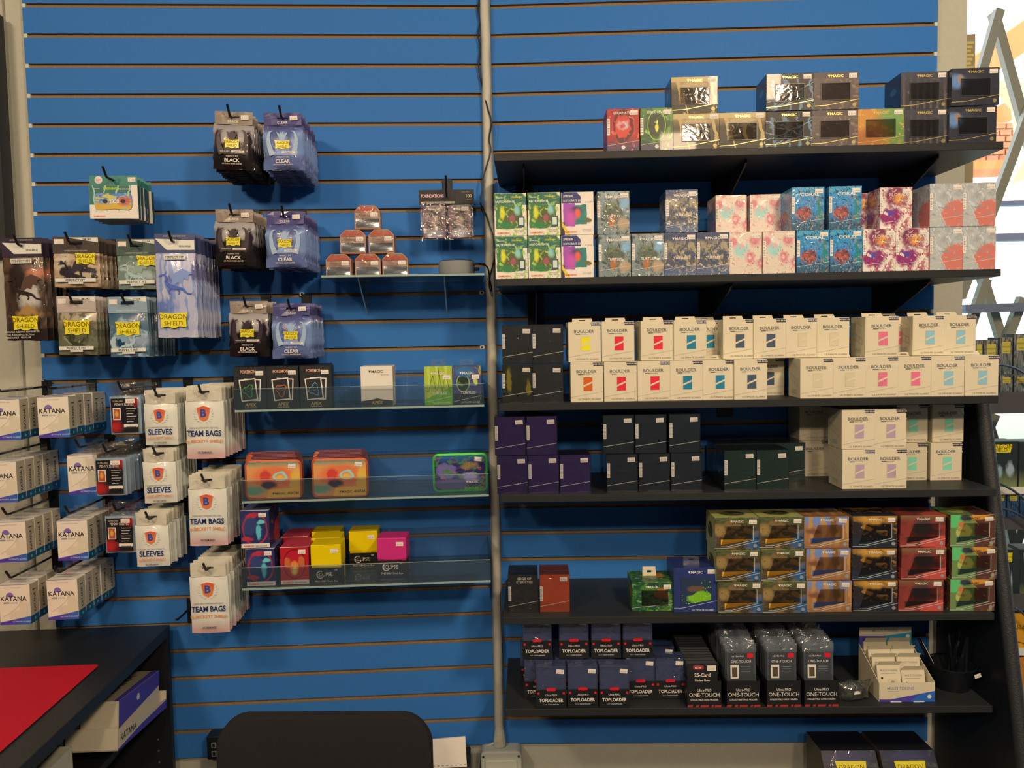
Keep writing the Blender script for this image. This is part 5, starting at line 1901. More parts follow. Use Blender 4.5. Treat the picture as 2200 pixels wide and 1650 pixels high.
def token_display():
    w, d, h = .135, .120, .142
    o = thing('token_display')
    m = CREAM
    g = G()
    g.box(-w / 2, w / 2, 0, .0015, 0, .048, m)
    g.face([(-w / 2, -.0004, 0), (w / 2, -.0004, 0), (w / 2, -.0004, .027), (-w * .3, -.0004, .006), (-w / 2, -.0004, .006)], pbr('display_purple', '4c3c84', .5))
    g.face([(w * .05, -.0006, 0), (w / 2, -.0006, 0), (w / 2, -.0006, .027), (w * .2, -.0006, .017)], pbr('display_blue', '2c5c98', .5))
    g.text('MULTI TOKENS', .0095, -w * .12, .031, -.0006, GREY, bold=.012)
    g.text('20 token cards', .0042, -w * .25, .0255, -.0006, GREY)
    g.disc(w * .4, .013, .0055, -.001, PALE, 6)
    g.build('front_panel', o)
    for s in (-1, 1):
        g = G()
        x = s * w / 2
        zz = [(0, 0), (d, 0), (d, .098), (.001, .048)]
        a, b = x - .0007, x + .0007
        g.face([(a, p, q) for p, q in zz][::-1], m)
        g.face([(b, p, q) for p, q in zz], m)
        for i in range(4):
            p, q = zz[i], zz[(i + 1) % 4]
            g.face([(a, p[0], p[1]), (b, p[0], p[1]), (b, q[0], q[1]), (a, q[0], q[1])], m)
        g.build('side_panel', o)
    g = G()
    g.box(-w / 2, w / 2, d, d + .0015, 0, h, m)
    y = d - .0004
    g.face([(-w / 2, y, .06), (w / 2, y, .06), (w / 2, y, .128), (-w * .05, y, .118), (-w / 2, y, .119)], pbr('display_purple', '4c3c84', .5))
    g.face([(0, y - .0003, .085), (w / 2, y - .0003, .09), (w / 2, y - .0003, .128), (0, y - .0003, .1185)], pbr('display_teal', '2c8c98', .5))
    g.text('MULTI TOKENS', .0095, .0, .130, y - .0003, GREY, bold=.012)
    g.text('$ 15.99', .0055, w * .38, .131, y - .0003, GREY)
    for x, zz in ((0, .094), (w * .43, .118)):
        g.disc(x, zz, .0055, y - .0008, PALE, 6)
    g.build('back_panel', o)
    g = G()
    g.box(-w / 2, w / 2, 0, d, 0, .0015, m)
    for x in (-.028, .028):
        g.box(x - .013, x + .013, -.003, 0, -.0, .0015, WHITE)
    g.build('base_panel', o)
    return o


td = shelf_item(token_display, (), 1949, 6, z, .280, 'cream and purple open counter display', 'display stand', None, 'near the window end of the bottom shelf')


def token_pack(front):
    w, h, dd = .058, .074, .011
    o = thing('token_pack')
    carton(o, w, h, dd, CREAM, CREAM2)
    g = G()
    y = -.0006
    g.text('MULTI TOKENS', .0062, 0, h * .80, y, GREY, bold=.012)
    g.strip([(-.02, h * .73), (.016, h * .73)], .001, y, GREY)
    g.box(-.005, .020, y, -.0002, h * .30, h * .56, CREAM2)
    g.disc(.008, h * .42, .006, y - .0004, GREY, 10)
    g.disc(-.018, h * .58, .003, y, INK, 6)
    g.build('lettering', o)
    g = G()
    g.face([(-w * .48, 0, h), (w * .48, 0, h), (w * .5, -.010, h + .011), (-w * .44, -.010, h + .011)][::-1], CREAM2)
    g.face([(-w * .48, 0.0004, h), (w * .48, 0.0004, h), (w * .5, -.0096, h + .011), (-w * .44, -.0096, h + .011)], CREAM2)
    g.build('lid_flap', o)
    return o


ut = RF.ux(1949, .28, z + .03)
for c in range(2):
    for k in range(4):
        hz = .004 + .010 * k + (-.013 if c == 1 and k == 0 else 0)
        put(make(token_pack, 0), RF, ut + (-.030 if c == 0 else .031) + J(.001), .280 - .022 - k * .025, z + hz, 'cream token pack in the open display, %s, %s from the front' % (('pipe-side column', 'window-side column')[c], ORD[k]), 'card pack', 'token packs in the open display', J(.02), (-.22, 0))

# dark bin of oddments at the window end
bin_ = thing('storage_bin', 'black plastic bin full of dark oddments beside the cream counter display', 'bin', None, RF.w(RF.ux(2046, .2, z + .03), .195, z), RF.a)
bin_.scale = (.86, .86, .95)
g = G()
prof = [(0, .0), (.050, .0), (.066, .062), (.068, .062), (.064, .058), (.048, .004), (0, .004)]
g.lathe(prof, pbr('bin_plastic', '141415', .22, coat=.4), 20)
g.build('bucket', bin_, smooth=50)
g = G()
g.lathe([(.066, .060), (.0695, .061), (.0695, .065), (.066, .065)], pbr('bin_plastic', '141415', .22, coat=.4), 20)
g.build('rim', bin_, smooth=50)
sticker(bin_, .045, .050, y=-.058, ang=.3)
bu = RF.ux(2046, .2, z + .03)
rnd = random.Random(5)
for k in range(9):
    a = rnd.uniform(-1, 1)
    o = thing('dice_tube', 'thin black stick with pale edge, %s of those standing in the black bin' % ORD[k], 'stick', 'sticks in the black bin', RF.w(bu + a * .026, .195 + rnd.uniform(-.025, .025), z + .012), 0)
    g = G()
    ln = rnd.uniform(.105, .132)
    g.tube([(0, 0, 0), (0, 0, ln)], .0045, pbr('stick_black', '141416', .15, coat=.7), 6)
    g.build('shaft', o)
    g = G()
    g.tube([(0.004, -.003, ln * .35), (0.004, -.003, ln * .9)], .0009, PALE if k % 4 == 1 else GREY if k % 4 == 2 else STEEL, 4)
    g.build('edge_strip', o)
    o.rotation_euler = (rnd.uniform(-.25, .1), a * .35 - .25, rnd.uniform(0, 3))

# ------------------------------------------------------------------ hooks and hanging goods of the left-hand panel
def hook(u, zr, d_tip, label, rise=.022, slot_z=None, run=.016):
    """slat hook: black plate on the panel, straight rod, upturned tip"""
    o = thing('display_hook', label, 'hook', 'black hooks on the slatted panel', LF.w(u, 0, zr), LF.a)
    g = G()
    zt = (slot_z - zr + .004) if slot_z is not None else .022
    g.box(-.0135, .0135, -.003, -.0003, min(-.020, zt - .07), zt, STEEL)
    g.build('back_plate', o, bevel=.0008)
    g = G()
    g.tube([(0, -.002, 0), (0, -(d_tip - run) * .5, -.0008), (0, -(d_tip - run - .006), 0), (0, -(d_tip - run), .002), (0, -d_tip, rise)], .0030, STEEL, 8)
    g.build('rod', o, smooth=60)
    return o


def near_slot(z):
    return min((slot(k) for k in range(28)), key=lambda s: abs(s - .012 - z) if s > z - .004 else 9)


def hang(fn, args, xc, yb, df, dr, n, desc, hookname, cat='sleeve pack', group=None, keep=('pouch', 'header', 'carton', 'hang_tab', 'colour_stripe'), jit=.0025, tipd=.036, rise=.022, holez=None, full=False, drop=0.0, lean=0.0):
    """a column of packs on one hook: the front pack with everything printed on it, the others behind it"""
    u, zb = LF.pick(xc, yb, df)
    front = make(fn, *args)
    hz = front['hole'] if 'hole' in front else holez
    zr = zb + hz - .002
    hook(u, zr, df + tipd, 'black hook carrying ' + hookname, rise, near_slot(zr + .005))
    grp = group or hookname
    put(front, LF, u, df, zb, '%s, front of %s' % (desc, hookname), cat, grp, J(.01), (0, J(.008) + lean))
    key = (fn.__name__,) + args
    src = PROTO[key][0]
    for k in range(1, n):
        d = df - (df - dr) * k / max(1, n - 1)
        o = dup(src, None, None if full else keep)
        if 'hole' in o:
            del o['hole']
        put(o, LF, u + J(jit), d, zb + J(jit * .8) - drop * k, '%s, %s behind the front of %s' % (desc, ORD[k - 1], hookname), cat, grp, J(.015), (0, J(.012)))
    if 'hole' in front:
        pass


S1 = ('pouch', 'header')
hang(sleeve_pack, ('drake_black',), 503, 364, .200, .030, 10, 'black dragon sleeve pack', 'the topmost black packs', lean=.04, drop=.0006)
hang(sleeve_pack, ('drake_clear',), 612, 366, .200, .030, 10, 'blue-violet dragon sleeve pack', 'the topmost violet packs', drop=.0006)
hang(sleeve_pack, ('drake_black',), 507, 571, .190, .030, 9, 'black dragon sleeve pack', 'the middle black packs', lean=.02)
hang(sleeve_pack, ('drake_clear',), 617, 575, .190, .025, 10, 'blue-violet dragon sleeve pack', 'the middle violet packs')
hang(sleeve_pack, ('drake_black',), 537, 765, .175, .060, 6, 'black dragon sleeve pack', 'the lowest black packs', lean=.02)
hang(sleeve_pack, ('drake_clear',), 630, 770, .185, .040, 9, 'blue-violet dragon sleeve pack', 'the lowest violet packs')
hang(counter_pack, (), 246, 470, .170, .090, 5, 'green life counter blister card', 'the life counters', 'game accessory', tipd=.05, full=False, keep=('carton', 'header'))
hang(fit_pack, ('drake_brown',), 60, 731, .190, .070, 6, 'tall brown dragon sleeve pack', 'the tall brown packs')
hang(fit_pack, ('drake_smoke',), 168, 617, .190, .060, 7, 'beige pack with black dragon', 'the beige packs', tipd=.05)
hang(fit_pack, ('drake_grey',), 299, 621, .185, .070, 6, 'grey-green dragon sleeve pack', 'the grey-green packs', tipd=.05)
hang(fit_pack, ('drake_lilac',), 384, 725, .215, .040, 12, 'tall lilac dragon sleeve pack', 'the tall lilac packs')
hang(fit_pack, ('drake_olive',), 170, 762, .190, .040, 9, 'olive dragon sleeve pack', 'the olive packs')
hang(fit_pack, ('drake_teal',), 281, 766, .190, .030, 11, 'teal and white dragon sleeve pack', 'the teal packs')

KN = 'cream half-sun sleeve box'
KT = ('carton', 'lettering', 'hang_tab', 'colour_stripe')
for xc, yb, df, n, nm in ((12, 946, .200, 3, 'the outermost half-sun boxes, first row'), (117, 940, .200, 5, 'the inner half-sun boxes, first row'), (5, 1080, .205, 5, 'the outermost half-sun boxes, second row'), (180, 1062, .155, 3, 'the inner half-sun boxes, second row'),
                         (26, 1208, .205, 4, 'the outermost half-sun boxes, third row'), (158, 1204, .195, 4, 'the inner half-sun boxes, third row'), (34, 1342, .205, 3, 'the outermost half-sun boxes, fourth row'), (137, 1331, .215, 5, 'the inner half-sun boxes, fourth row')):
    hang(katana_box, (0,), xc, yb, df, df - .0398 * (n - 1), n, KN, nm, 'sleeve box', keep=KT, holez=.1235, tipd=.028, jit=.002)
hang(penny_pack, (), 273, 932, .195, .09, 6, 'red and black carded sleeve pack', 'the topmost red-and-black packs', keep=('sleeve_stack', 'bag_top'))
hang(penny_pack, (), 241, 1064, .205, .05, 10, 'red and black carded sleeve pack', 'the middle red-and-black packs', keep=('sleeve_stack', 'bag_top'))
hang(penny_pack, (), 262, 1187, .195, .15, 3, 'red and black carded sleeve pack', 'the lowest red-and-black packs', keep=('sleeve_stack', 'bag_top'), lean=.0)
for xc, yb, df, dr, n, nm in ((349, 956, .195, .085, 8, 'the topmost small shield bags'), (347, 1080, .195, .060, 10, 'the middle small shield bags'), (331, 1216, .205, .095, 9, 'the lowest small shield bags')):
    hang(beckett_pack, ('sleeves',), xc, yb, df, dr, n, 'small cream bag with shield emblem', nm)
for xc, yb, df, dr, n, nm in ((444, 985, .200, .030, 14, 'the topmost large shield bags'), (450, 1172, .200, .050, 12, 'the middle large shield bags'), (454, 1359, .210, .040, 13, 'the lowest large shield bags')):
    hang(beckett_pack, ('team',), xc, yb, df, dr, n, 'large pink-footed cream shield bag', nm)
hang(foundations_pack, (), 962, 516, .075, .075, 1, 'black-headed double sleeve pack', 'the double sleeve pack', tipd=.05, rise=.045)

# bare hooks and little fittings
u, zz = LF.pick(412, 1302, .003)
hook(u, zz, .125, 'empty black hook pointing at the counter corner', .008, None, .012)
CLIPM = pbr('white_clip', 'ddd6c8', .4)
for i, (x, y) in enumerate(((1035, 629), (1036, 746), (649, 632))):
    u, zz = LF.pick(x, y, 0)
    o = thing('slot_clip', ('small white clip in the groove beside the pipe, just below the acrylic shelf', 'small white clip in the groove beside the pipe, two grooves below the other', 'small white clip beside the lowest violet packs')[i], 'clip', None, LF.w(u, .0, zz), LF.a)
    g = G()
    g.prism(rr(-.0065, .0065, -.0052, .0052, .004), -.002, .008, CLIPM)
    g.build('body', o, bevel=.0006)
    g = G()
    g.disc(0, 0, .0034, -.0023, BLACKP, 10)
    g.build('hole_plug', o)

# ------------------------------------------------------------------ clear trays of the left-hand panel
UL, UR = -.645, -.027
TZ = {1: 1.836, 2: 1.511, 3: 1.285, 4: 1.066}


def tray(i, label, u0, u1, z, lip):
    o = thing('acrylic_tray', label, 'shelf', 'clear acrylic shelves', LF.w((u0 + u1) / 2, 0, z - .004), LF.a)
    w = u1 - u0
    g = G()
    g.box(-w / 2, w / 2, -.240, -.003, 0, .004, ACRY)
    g.build('base_sheet', o)
    g = G()
    g.box(-w / 2, w / 2, -.2412, -.2402, -.0005, .0045, ACRYE)
    g.build('front_edge', o)
    g = G()
    g.box(-w / 2, w / 2, -.003, -.0006, -.0, .085 if lip else .018, ACRY)
    g.build('back_sheet', o)
    if lip:
        g = G()
        g.box(-w / 2, w / 2, -.240, -.237, .004, .056, ACRY)
        g.build('front_lip', o)
        g = G()
        g.box(-w / 2, w / 2, -.2402, -.2368, .056, .0568, ACRYE)
        g.build('lip_edge', o)
        for s in (-1, 1):
            g = G()
            x = s * (w / 2 - .0013)
            g.box(x - .0012, x + .0012, -.237, -.003, .004, .056, ACRY)
            g.build('end_panel', o)
    else:
        for px in (778, 957):
            x = LF.ux(px, .1, z - .05) - (u0 + u1) / 2
            g = G()
            for sx in (-.0016, .0016):
                t = [(x + sx, -.16, 0), (x + sx, -.003, 0), (x + sx, -.003, -.085)]
                g.face(t if sx < 0 else t[::-1], ACRY)
            for a, b in (((-.16, 0), (-.003, -.085)), ((-.003, -.085), (-.003, 0))):
                g.face([(x - .0018, a[0], a[1]), (x + .0018, a[0], a[1]), (x + .0018, b[0], b[1]), (x - .0018, b[0], b[1])], ACRYE)
            g.build('bracket', o)
    return o


tray(1, 'clear acrylic shelf under the pyramid of foil decks', -.425, UR, TZ[1], False)
tray(2, 'clear acrylic tray with lip, holding black and cream sleeve boxes', UL, -.034, TZ[2], True)
tray(3, 'clear acrylic tray with lip, holding three picture tins', UL + .008, UR, TZ[3], True)
tray(4, 'clear acrylic tray with lip, holding yellow and navy deck boxes', UL, UR, TZ[4], True)


def tray_item(fn, args, xc, z, d, label, cat, group=None, rz=0.0):
    u = LF.ux(xc, d, z + .04)
    return put(make(fn, *args), LF, u, d, z, label, cat, group, rz)


# pyramid of foil decks and the speaker
z = TZ[1] + .0006
for i, (xc, lv, nm) in enumerate(((727, 0, 'bottom layer, far from speaker'), (790, 0, 'bottom layer, middle'), (849, 0, 'bottom layer, beside the speaker'), (758, 1, 'middle layer, far from speaker'), (819, 1, 'middle layer, nearer the speaker'), (789, 2, 'single one on top'))):
    tray_item(foil_deck, (), xc, z + lv * .0612, .150, 'brown and silver foil deck, %s of the pyramid' % nm, 'card deck', 'pyramid of foil decks', (-.06, .0, .05, .04, -.03, .02)[i])
sp = thing('smart_speaker', 'grey fabric round smart speaker at the pipe end of the acrylic shelf', 'speaker', None, LF.w(LF.ux(981, .12, z + .02), .115, z), LF.a)
g = G()
g.lathe([(0, 0), (.040, 0), (.0455, .004), (.0475, .014), (.0475, .034), (.046, .0395), (.044, .0415)], pbr('speaker_fabric', '84796a', .9, bump=.5, bscale=700), 36)
g.build('fabric_body', sp, smooth=50)
g = G()
g.lathe([(.0445, .0410), (.0435, .0428), (.036, .0435), (0, .0435)], pbr('speaker_top', '2c2a28', .4), 36)
g.build('top_cap', sp, smooth=50)
g = G()
g.tube([(.0465, -.012, .020), (.058, -.016, .020)], .0045, BLACKP, 8)
g.build('plug', sp)

z = TZ[2] + .0006
for i, (col, xc) in enumerate((('green', 538), ('orange', 608), ('blue', 679))):
    n = (3, 4, 6)[i]
    for k in range(n):
        tray_item(apex_box, (col,), xc, z, .228 - k * .0330, 'black sleeve box with %s outline picture, %s in its row' % (col, 'foremost' if k == 0 else ORD[k] + ' from front'), 'sleeve box', 'outline picture boxes on the upper tray')
for k in range(3):
    tray_item(white_magic, (), 810 + (4 if k else 0), z, .222 - k * .034, 'cream sleeve box with dark foot, %s from the front' % ORD[k], 'sleeve box', 'cream boxes on the upper tray')
tray_item(turtle_box, ('lime',), 942, z, .225, 'lime green deck box with clear hang tab', 'deck box')
tray_item(turtle_box, ('lilac_box',), 1004, z, .225, 'purple and green deck box beside the lime one', 'deck box')

z = TZ[3] + .0006
for j, (kind, xc, n, nm) in enumerate((('tin_orange', 588, 7, 'row far from pipe'), ('tin_orange', 731, 7, 'second row'), ('tin_purple', 989, 1, ''))):
    for k in range(n):
        lb = 'green-rimmed tin with purple picture, standing alone' if kind == 'tin_purple' else 'orange picture tin, %s, %s' % (nm, 'foremost' if k == 0 else ORD[k] + ' from the front')
        tray_item(tin, (kind,), xc + (0 if k == 0 else J(1)), z, (.226 if kind == 'tin_orange' else .195) - k * .0245, lb, 'tin', 'orange tins on the middle tray' if n > 1 else None)

z = TZ[4] + .0006
tray_item(drake_box, ('drake_azure',), 560, z, .226, 'navy picture deck box, lower of the two stacked', 'deck box', 'navy boxes on the lowest tray')
tray_item(drake_box, ('drake_azure',), 560, z, .124, 'navy picture deck box hidden behind the lower navy one', 'deck box', 'navy boxes on the lowest tray')
tray_item(drake_box, ('drake_azure',), 548, z + .0962, .222, 'navy picture deck box on top of another navy one', 'deck box', 'navy boxes on the lowest tray')
tray_item(drake_box, ('drake_scarlet',), 633, z, .222, 'red picture deck box at the front of the lowest tray', 'deck box', 'red boxes on the lowest tray')
tray_item(drake_box, ('drake_scarlet',), 633, z, .120, 'red picture deck box behind the front red one', 'deck box', 'red boxes on the lowest tray')
for k in range(3):
    tray_item(eclipse_box, ('yellow',), 701, z, .226 - k * .0672, 'yellow-lidded deck box in the row of three, %s from the front' % ORD[k], 'deck box', 'yellow boxes on the lowest tray')
for k in range(1):
    tray_item(eclipse_box, ('yellow',), 781, z, .100, 'yellow-lidded deck box standing alone beside the pink one', 'deck box', 'yellow boxes on the lowest tray')
tray_item(eclipse_box, ('pink',), 842, z, .180, 'pink-lidded deck box on the lowest tray', 'deck box', None, -.06)

# ------------------------------------------------------------------ counter with the red mat
CZ = .906
ct = thing('shop_counter', 'black counter with open end shelves, standing against the panel', 'counter', None, LF.w(-1.207, .03, 0), LF.a)
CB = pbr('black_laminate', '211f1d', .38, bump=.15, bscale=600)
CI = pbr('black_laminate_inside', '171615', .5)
g = G()
g.box(-.30, .30, -1.55, 0, CZ - .030, CZ, CB)
g.build('counter_top', ct, bevel=.0015)
g = G()
g.box(-.29, .298, -.018, 0, 0, CZ - .030, CB)
g.build('end_panel', ct)
g = G()
g.box(-.29, .298, -1.54, -1.522, 0, CZ - .030, CB)
g.build('end_panel', ct)
g = G()
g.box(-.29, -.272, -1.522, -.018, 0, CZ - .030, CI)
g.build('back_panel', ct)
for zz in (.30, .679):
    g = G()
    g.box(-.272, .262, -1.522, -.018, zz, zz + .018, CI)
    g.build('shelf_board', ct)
g = G()
g.box(-.272, .258, -.500, -.482, .697, CZ - .030, CI)
g.build('divider', ct)
peg = pbr('shelf_pin', '8c8880', .4, .6)
for k in range(7):
    g = G()
    g.lathe([(0, 0), (.0022, 0), (.0022, .002), (0, .002)], peg, 8)
    p = g.build('shelf_pin', ct)
    p.rotation_euler = (math.pi / 2, 0, 0)
    p.location = (.262, -.018, .40 + .032 * k)

mat_ = thing('desk_mat', 'bright red mat lying on the black counter top', 'mat', None, LF.w(-1.235, .29, CZ + .0002), LF.a)
g = G()
pl = [(x, y) for x, y in rr(-.30, .262, -.62, 0, .012, 4)]
g.face([(x, y, .0028) for x, y in pl], pbr('red_mat', 'b80a1e', .75, bump=.15, bscale=900, wear=.10))
for i in range(len(pl)):
    a, b = pl[i], pl[(i + 1) % len(pl)]
    g.face([(a[0], a[1], 0), (b[0], b[1], 0), (b[0], b[1], .0028), (a[0], a[1], .0028)], pbr('mat_edge', '2a1418', .8))
g.build('mat_sheet', mat_)

# KATANA display carton in the counter
kd = thing('display_carton', 'cream and purple display carton lying in the counter shelf', 'carton', None, LF.w(-.905, .085, .6985), LF.a)
kd.rotation_euler[0] = -.12
KC = pbr('carton_brown', '9c8560', .6)
L_, w_ = .285, .120
g = G()
for bx in ((-w_, 0, -L_, 0, 0, .003), (-w_, -w_ + .0018, -L_, 0, 0, .052), (-w_, 0, -L_, -L_ + .0018, 0, .052), (-w_, 0, -.0018, 0, 0, .045)):
    g.box(*bx, CREAM)
for xx in (-.0018, 0):
    q = [(xx, -L_, 0), (xx, 0, 0), (xx, 0, .024), (xx, -L_, .046)]
    g.face(q if xx == 0 else q[::-1], CREAM)
g.face([(-.0018, -L_, .046), (0, -L_, .046), (0, 0, .024), (-.0018, 0, .024)], CREAM)
y = .0006
pur = pbr('display_purple', '4c3c84', .5)
g.face([(y, -L_, 0), (y, 0, 0), (y, 0, .021), (y, -L_ * .55, .016), (y, -L_, .004)], pur)
g.text('KATANA', .022, -L_ * .95, .017, y, INK, al='l', bold=.012, side=1, sx=.95)
g.build('tray', kd)
g = G()
g.box(-w_ + .020, -.012, -L_ + .03, -.020, .003, .104, CREAM, side=CREAM, top=KC)
x = -.0114
g.face([(x, -L_ + .03, .040), (x, -.020, .066), (x, -.020, .104), (x, -L_ + .03, .104)], pur)
g.disc(0, 0, .0, 0, pur, 3)
g.face([(x + .0005, -.15 + .009 * math.cos(k * 1.047), .080 + .009 * math.sin(k * 1.047)) for k in range(6)], PALE)
i0 = len(g.v)
g.text('KATANA', .046, 0, 0, 0, INK, bold=.012)
for q in range(i0, len(g.v)):
    a, b, c = g.v[q]
    g.v[q] = (-.052 - c * .9, -.155 + a * 1.05, .1046)
g.face([(-.024, -L_ + .03, .1044), (-.012, -L_ + .03, .1044), (-.012, -.02, .1044), (-.030, -.02, .1044)], pur)
g.build('inner_box', kd)

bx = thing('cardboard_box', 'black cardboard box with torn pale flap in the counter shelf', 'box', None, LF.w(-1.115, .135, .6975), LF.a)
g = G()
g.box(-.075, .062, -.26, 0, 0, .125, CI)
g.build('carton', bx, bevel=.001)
g = G()
g.face([(.01, -.255, .126), (.06, -.255, .1262), (.062, -.20, .130), (.012, -.20, .1262)], pbr('dusty_tape', '6c6050', .5, coat=.6))
g.build('tape', bx)
wb = thing('cardboard_box', 'open cream cardboard box low in the counter', 'box', None, LF.w(-.975, .535, .6975), LF.a)
g = G()
for b in ((-.085, .055, -.17, 0, 0, .003), (.0535, .055, -.17, 0, 0, .138), (-.085, -.0835, -.17, 0, 0, .138), (-.085, .055, -.17, -.1685, 0, .138), (-.085, .055, -.0015, 0, 0, .138)):
    g.box(*b, pbr('dull_cream_card', 'b4a080', .6))
g.build('carton', wb)
g = G()
g.face([(-.085, -.17, .138), (.055, -.17, .138), (.05, -.11, .152), (-.08, -.11, .152)], pbr('dull_cream_card', 'b4a080', .6))
g.build('flap', wb)

# ------------------------------------------------------------------ office chair
ch = thing('office_chair', 'black office chair in front of the blue panel, only its back in view', 'chair', None, LF.w(-.386, .60, 0), LF.a - .02)
ch.rotation_euler[1] = .012
CF = pbr('chair_fabric', '1d1917', .9, bump=.3, bscale=900)
g = G()
zt = .918
outl = rr(-.222, .222, .40, zt, .055, 6)
ks = 9
def bow(x): return -.03 * (1 - (x / .23) ** 2)
outl = [(x + .012 * (x / abs(x)) * 0 if x else x, zz - .004 * (x / .23)) for x, zz in outl]
outl = [(x * (.955 + .045 * min(1, max(0, (.905 - zz) / .1))), zz) for x, zz in outl]
n = len(outl)
cx, cz = 0, .65
rings = [(1, 0.018), (1.0, .0), (.985, -.008), (.93, -.013), (.6, -.014), (0.001, -.014)]
vs = []
for sc, yy in rings:
    vs.append([(x * sc if sc < 1 else x, yy - bow(x * sc) - .03, cz + (zz - cz) * (sc if sc < 1 else 1)) for x, zz in outl])
for a, b in zip(vs, vs[1:]):
    for i in range(n):
        j = (i + 1) % n
        g.face([a[i], a[j], b[j], b[i]], CF)
g.face([(x, .018 - bow(x) - .03, zz) for x, zz in outl][::-1], CF)
bk = g.build('backrest', ch, smooth=40)
g = G()
g.prism([(-.03, .30), (.03, .30), (.03, .62), (-.03, .62)], .012, .035, BLACKP)
g.build('back_support', ch, bevel=.004)
g = G()
g.box(-.24, .24, -.02, .44, .44, .50, CF)
g.build('seat', ch, bevel=.02, seg=3)
g = G()
g.tube([(0, .2, .08), (0, .2, .44)], .025, STEEL, 12)
g.build('gas_post', ch)
for k in range(5):
    a = 6.2832 * k / 5 + .3
    g = G()
    g.tube([(0, .2, .09), (.28 * math.cos(a), .2 + .28 * math.sin(a), .065)], [.022, .014], BLACKP, 8)
    leg = g.build('base_leg', ch)
    g = G()
    cx_, cy_ = .28 * math.cos(a), .2 + .28 * math.sin(a)
    g.tube([(cx_ - .02, cy_, .028), (cx_ + .02, cy_, .028)], .028, BLACKP, 12)
    g.build('caster', leg)
    o = leg

# power strip and paper pad low on the wall
u, zz = LF.pick(474, 1601, .03)
ps = thing('power_strip', 'black power strip on the wall behind the chair', 'power strip', None, LF.w(u, 0, zz - .035), LF.a)
g = G()
g.box(-.034, .060, -.042, -.0005, 0, .068, BLACKP)
g.build('body', ps, bevel=.004, seg=2)
for k in range(2):
    g = G()
    g.box(-.021, -.008, -.0432, -.042, .010 + k * .024, .026 + k * .024, pbr('socket_grey', '6c665c', .5))
    g.box(-.018, -.011, -.0438, -.0432, .013 + k * .024, .023 + k * .024, BLACKP)
    g.build('socket', ps)
u, zz = LF.pick(964, 1641, .10)
db = thing('storage_box', 'dark brown box on the floor behind the chair', 'box', None, LF.w(u + .01, .13, 0), LF.a)
g = G()
g.box(-.075, .050, -.0, .11, 0, zz + .004, pbr('dark_brown_box', '2b211b', .6))
g.build('carton', db, bevel=.003)
pad = thing('paper_pad', 'white perforated paper pad leaning on the dark box beside the chair', 'paper pad', None, LF.w(u, .128, zz + .0045), LF.a)
g = G()
g.face([(-.050, 0, 0), (.050, 0, .001), (.047, .035, .066), (-.048, .035, .062)], WHITE)
g.face([(-.050, .004, 0), (-.048, .039, .062), (.047, .039, .066), (.050, .004, .001)], WHITE)
for a, b in (((-.05, 0, 0), (-.048, .035, .062)), ((-.048, .035, .062), (.047, .035, .066)), ((.047, .035, .066), (.05, 0, .001)), ((.05, 0, .001), (-.05, 0, 0))):
    g.face([a, (a[0], a[1] + .004, a[2]), (b[0], b[1] + .004, b[2]), b], WHITE)
for k in range(8):
    x = -.042 + k * .012
    g.face([(x, .0015, .0045), (x + .006, .0015, .0045), (x + .006, .0026, .0065), (x, .0026, .0065)], GREY)
g.build('sheets', pad)

# dark framed screen at the panel's outer edge
sc = thing('wall_screen', 'dark framed screen edge beside the blue panel, partly out of frame', 'screen', None, LF.w(-1.40, .004, ZO - .645), LF.a)
g = G()
g.box(-.20, .128, -.055, .0, 0, .62, pbr('screen_frame', '2b2823', .45))
g.build('frame', sc, bevel=.004)
g = G()
g.box(-.18, .106, -.0555, -.055, .03, .60, pbr('screen_glass', '3a3630', .15))
g.build('glass', sc)

# ------------------------------------------------------------------ black end panel, cartons on the floor
ep = thing('end_panel_board', 'tall black panel with slanting padded front edge beside the shelves', 'panel', None, RF.w(1.232, 0, 0), RF.a)
EPM = pbr('black_panel_board', '17191b', .5)
EPE = pbr('black_padded_edge', '2c2a28', .45, bump=.8, bscale=260)
def dn(z): return .185 + (1.487 - z) * .2277
zt = 1.56
g = G()
pl = [(0.0, 0), (-dn(0), 0), (-dn(zt), zt), (0.0, zt)]
for x, rev in ((0, False), (.026, True)):
    f = [(x, a, b) for a, b in pl]
    g.face(f[::-1] if rev else f, EPM)
for i in range(4):
    a, b = pl[i], pl[(i + 1) % 4]
    g.face([(0, a[0], a[1]), (.026, a[0], a[1]), (.026, b[0], b[1]), (0, b[0], b[1])], EPM)
g.build('board', ep)
g = G()
g.tube([(.013, -dn(zz) + .004, zz) for zz in [zt * k / 12 for k in range(13)]], .0165, EPE, 14)
g.build('edge_roll', ep, smooth=60)

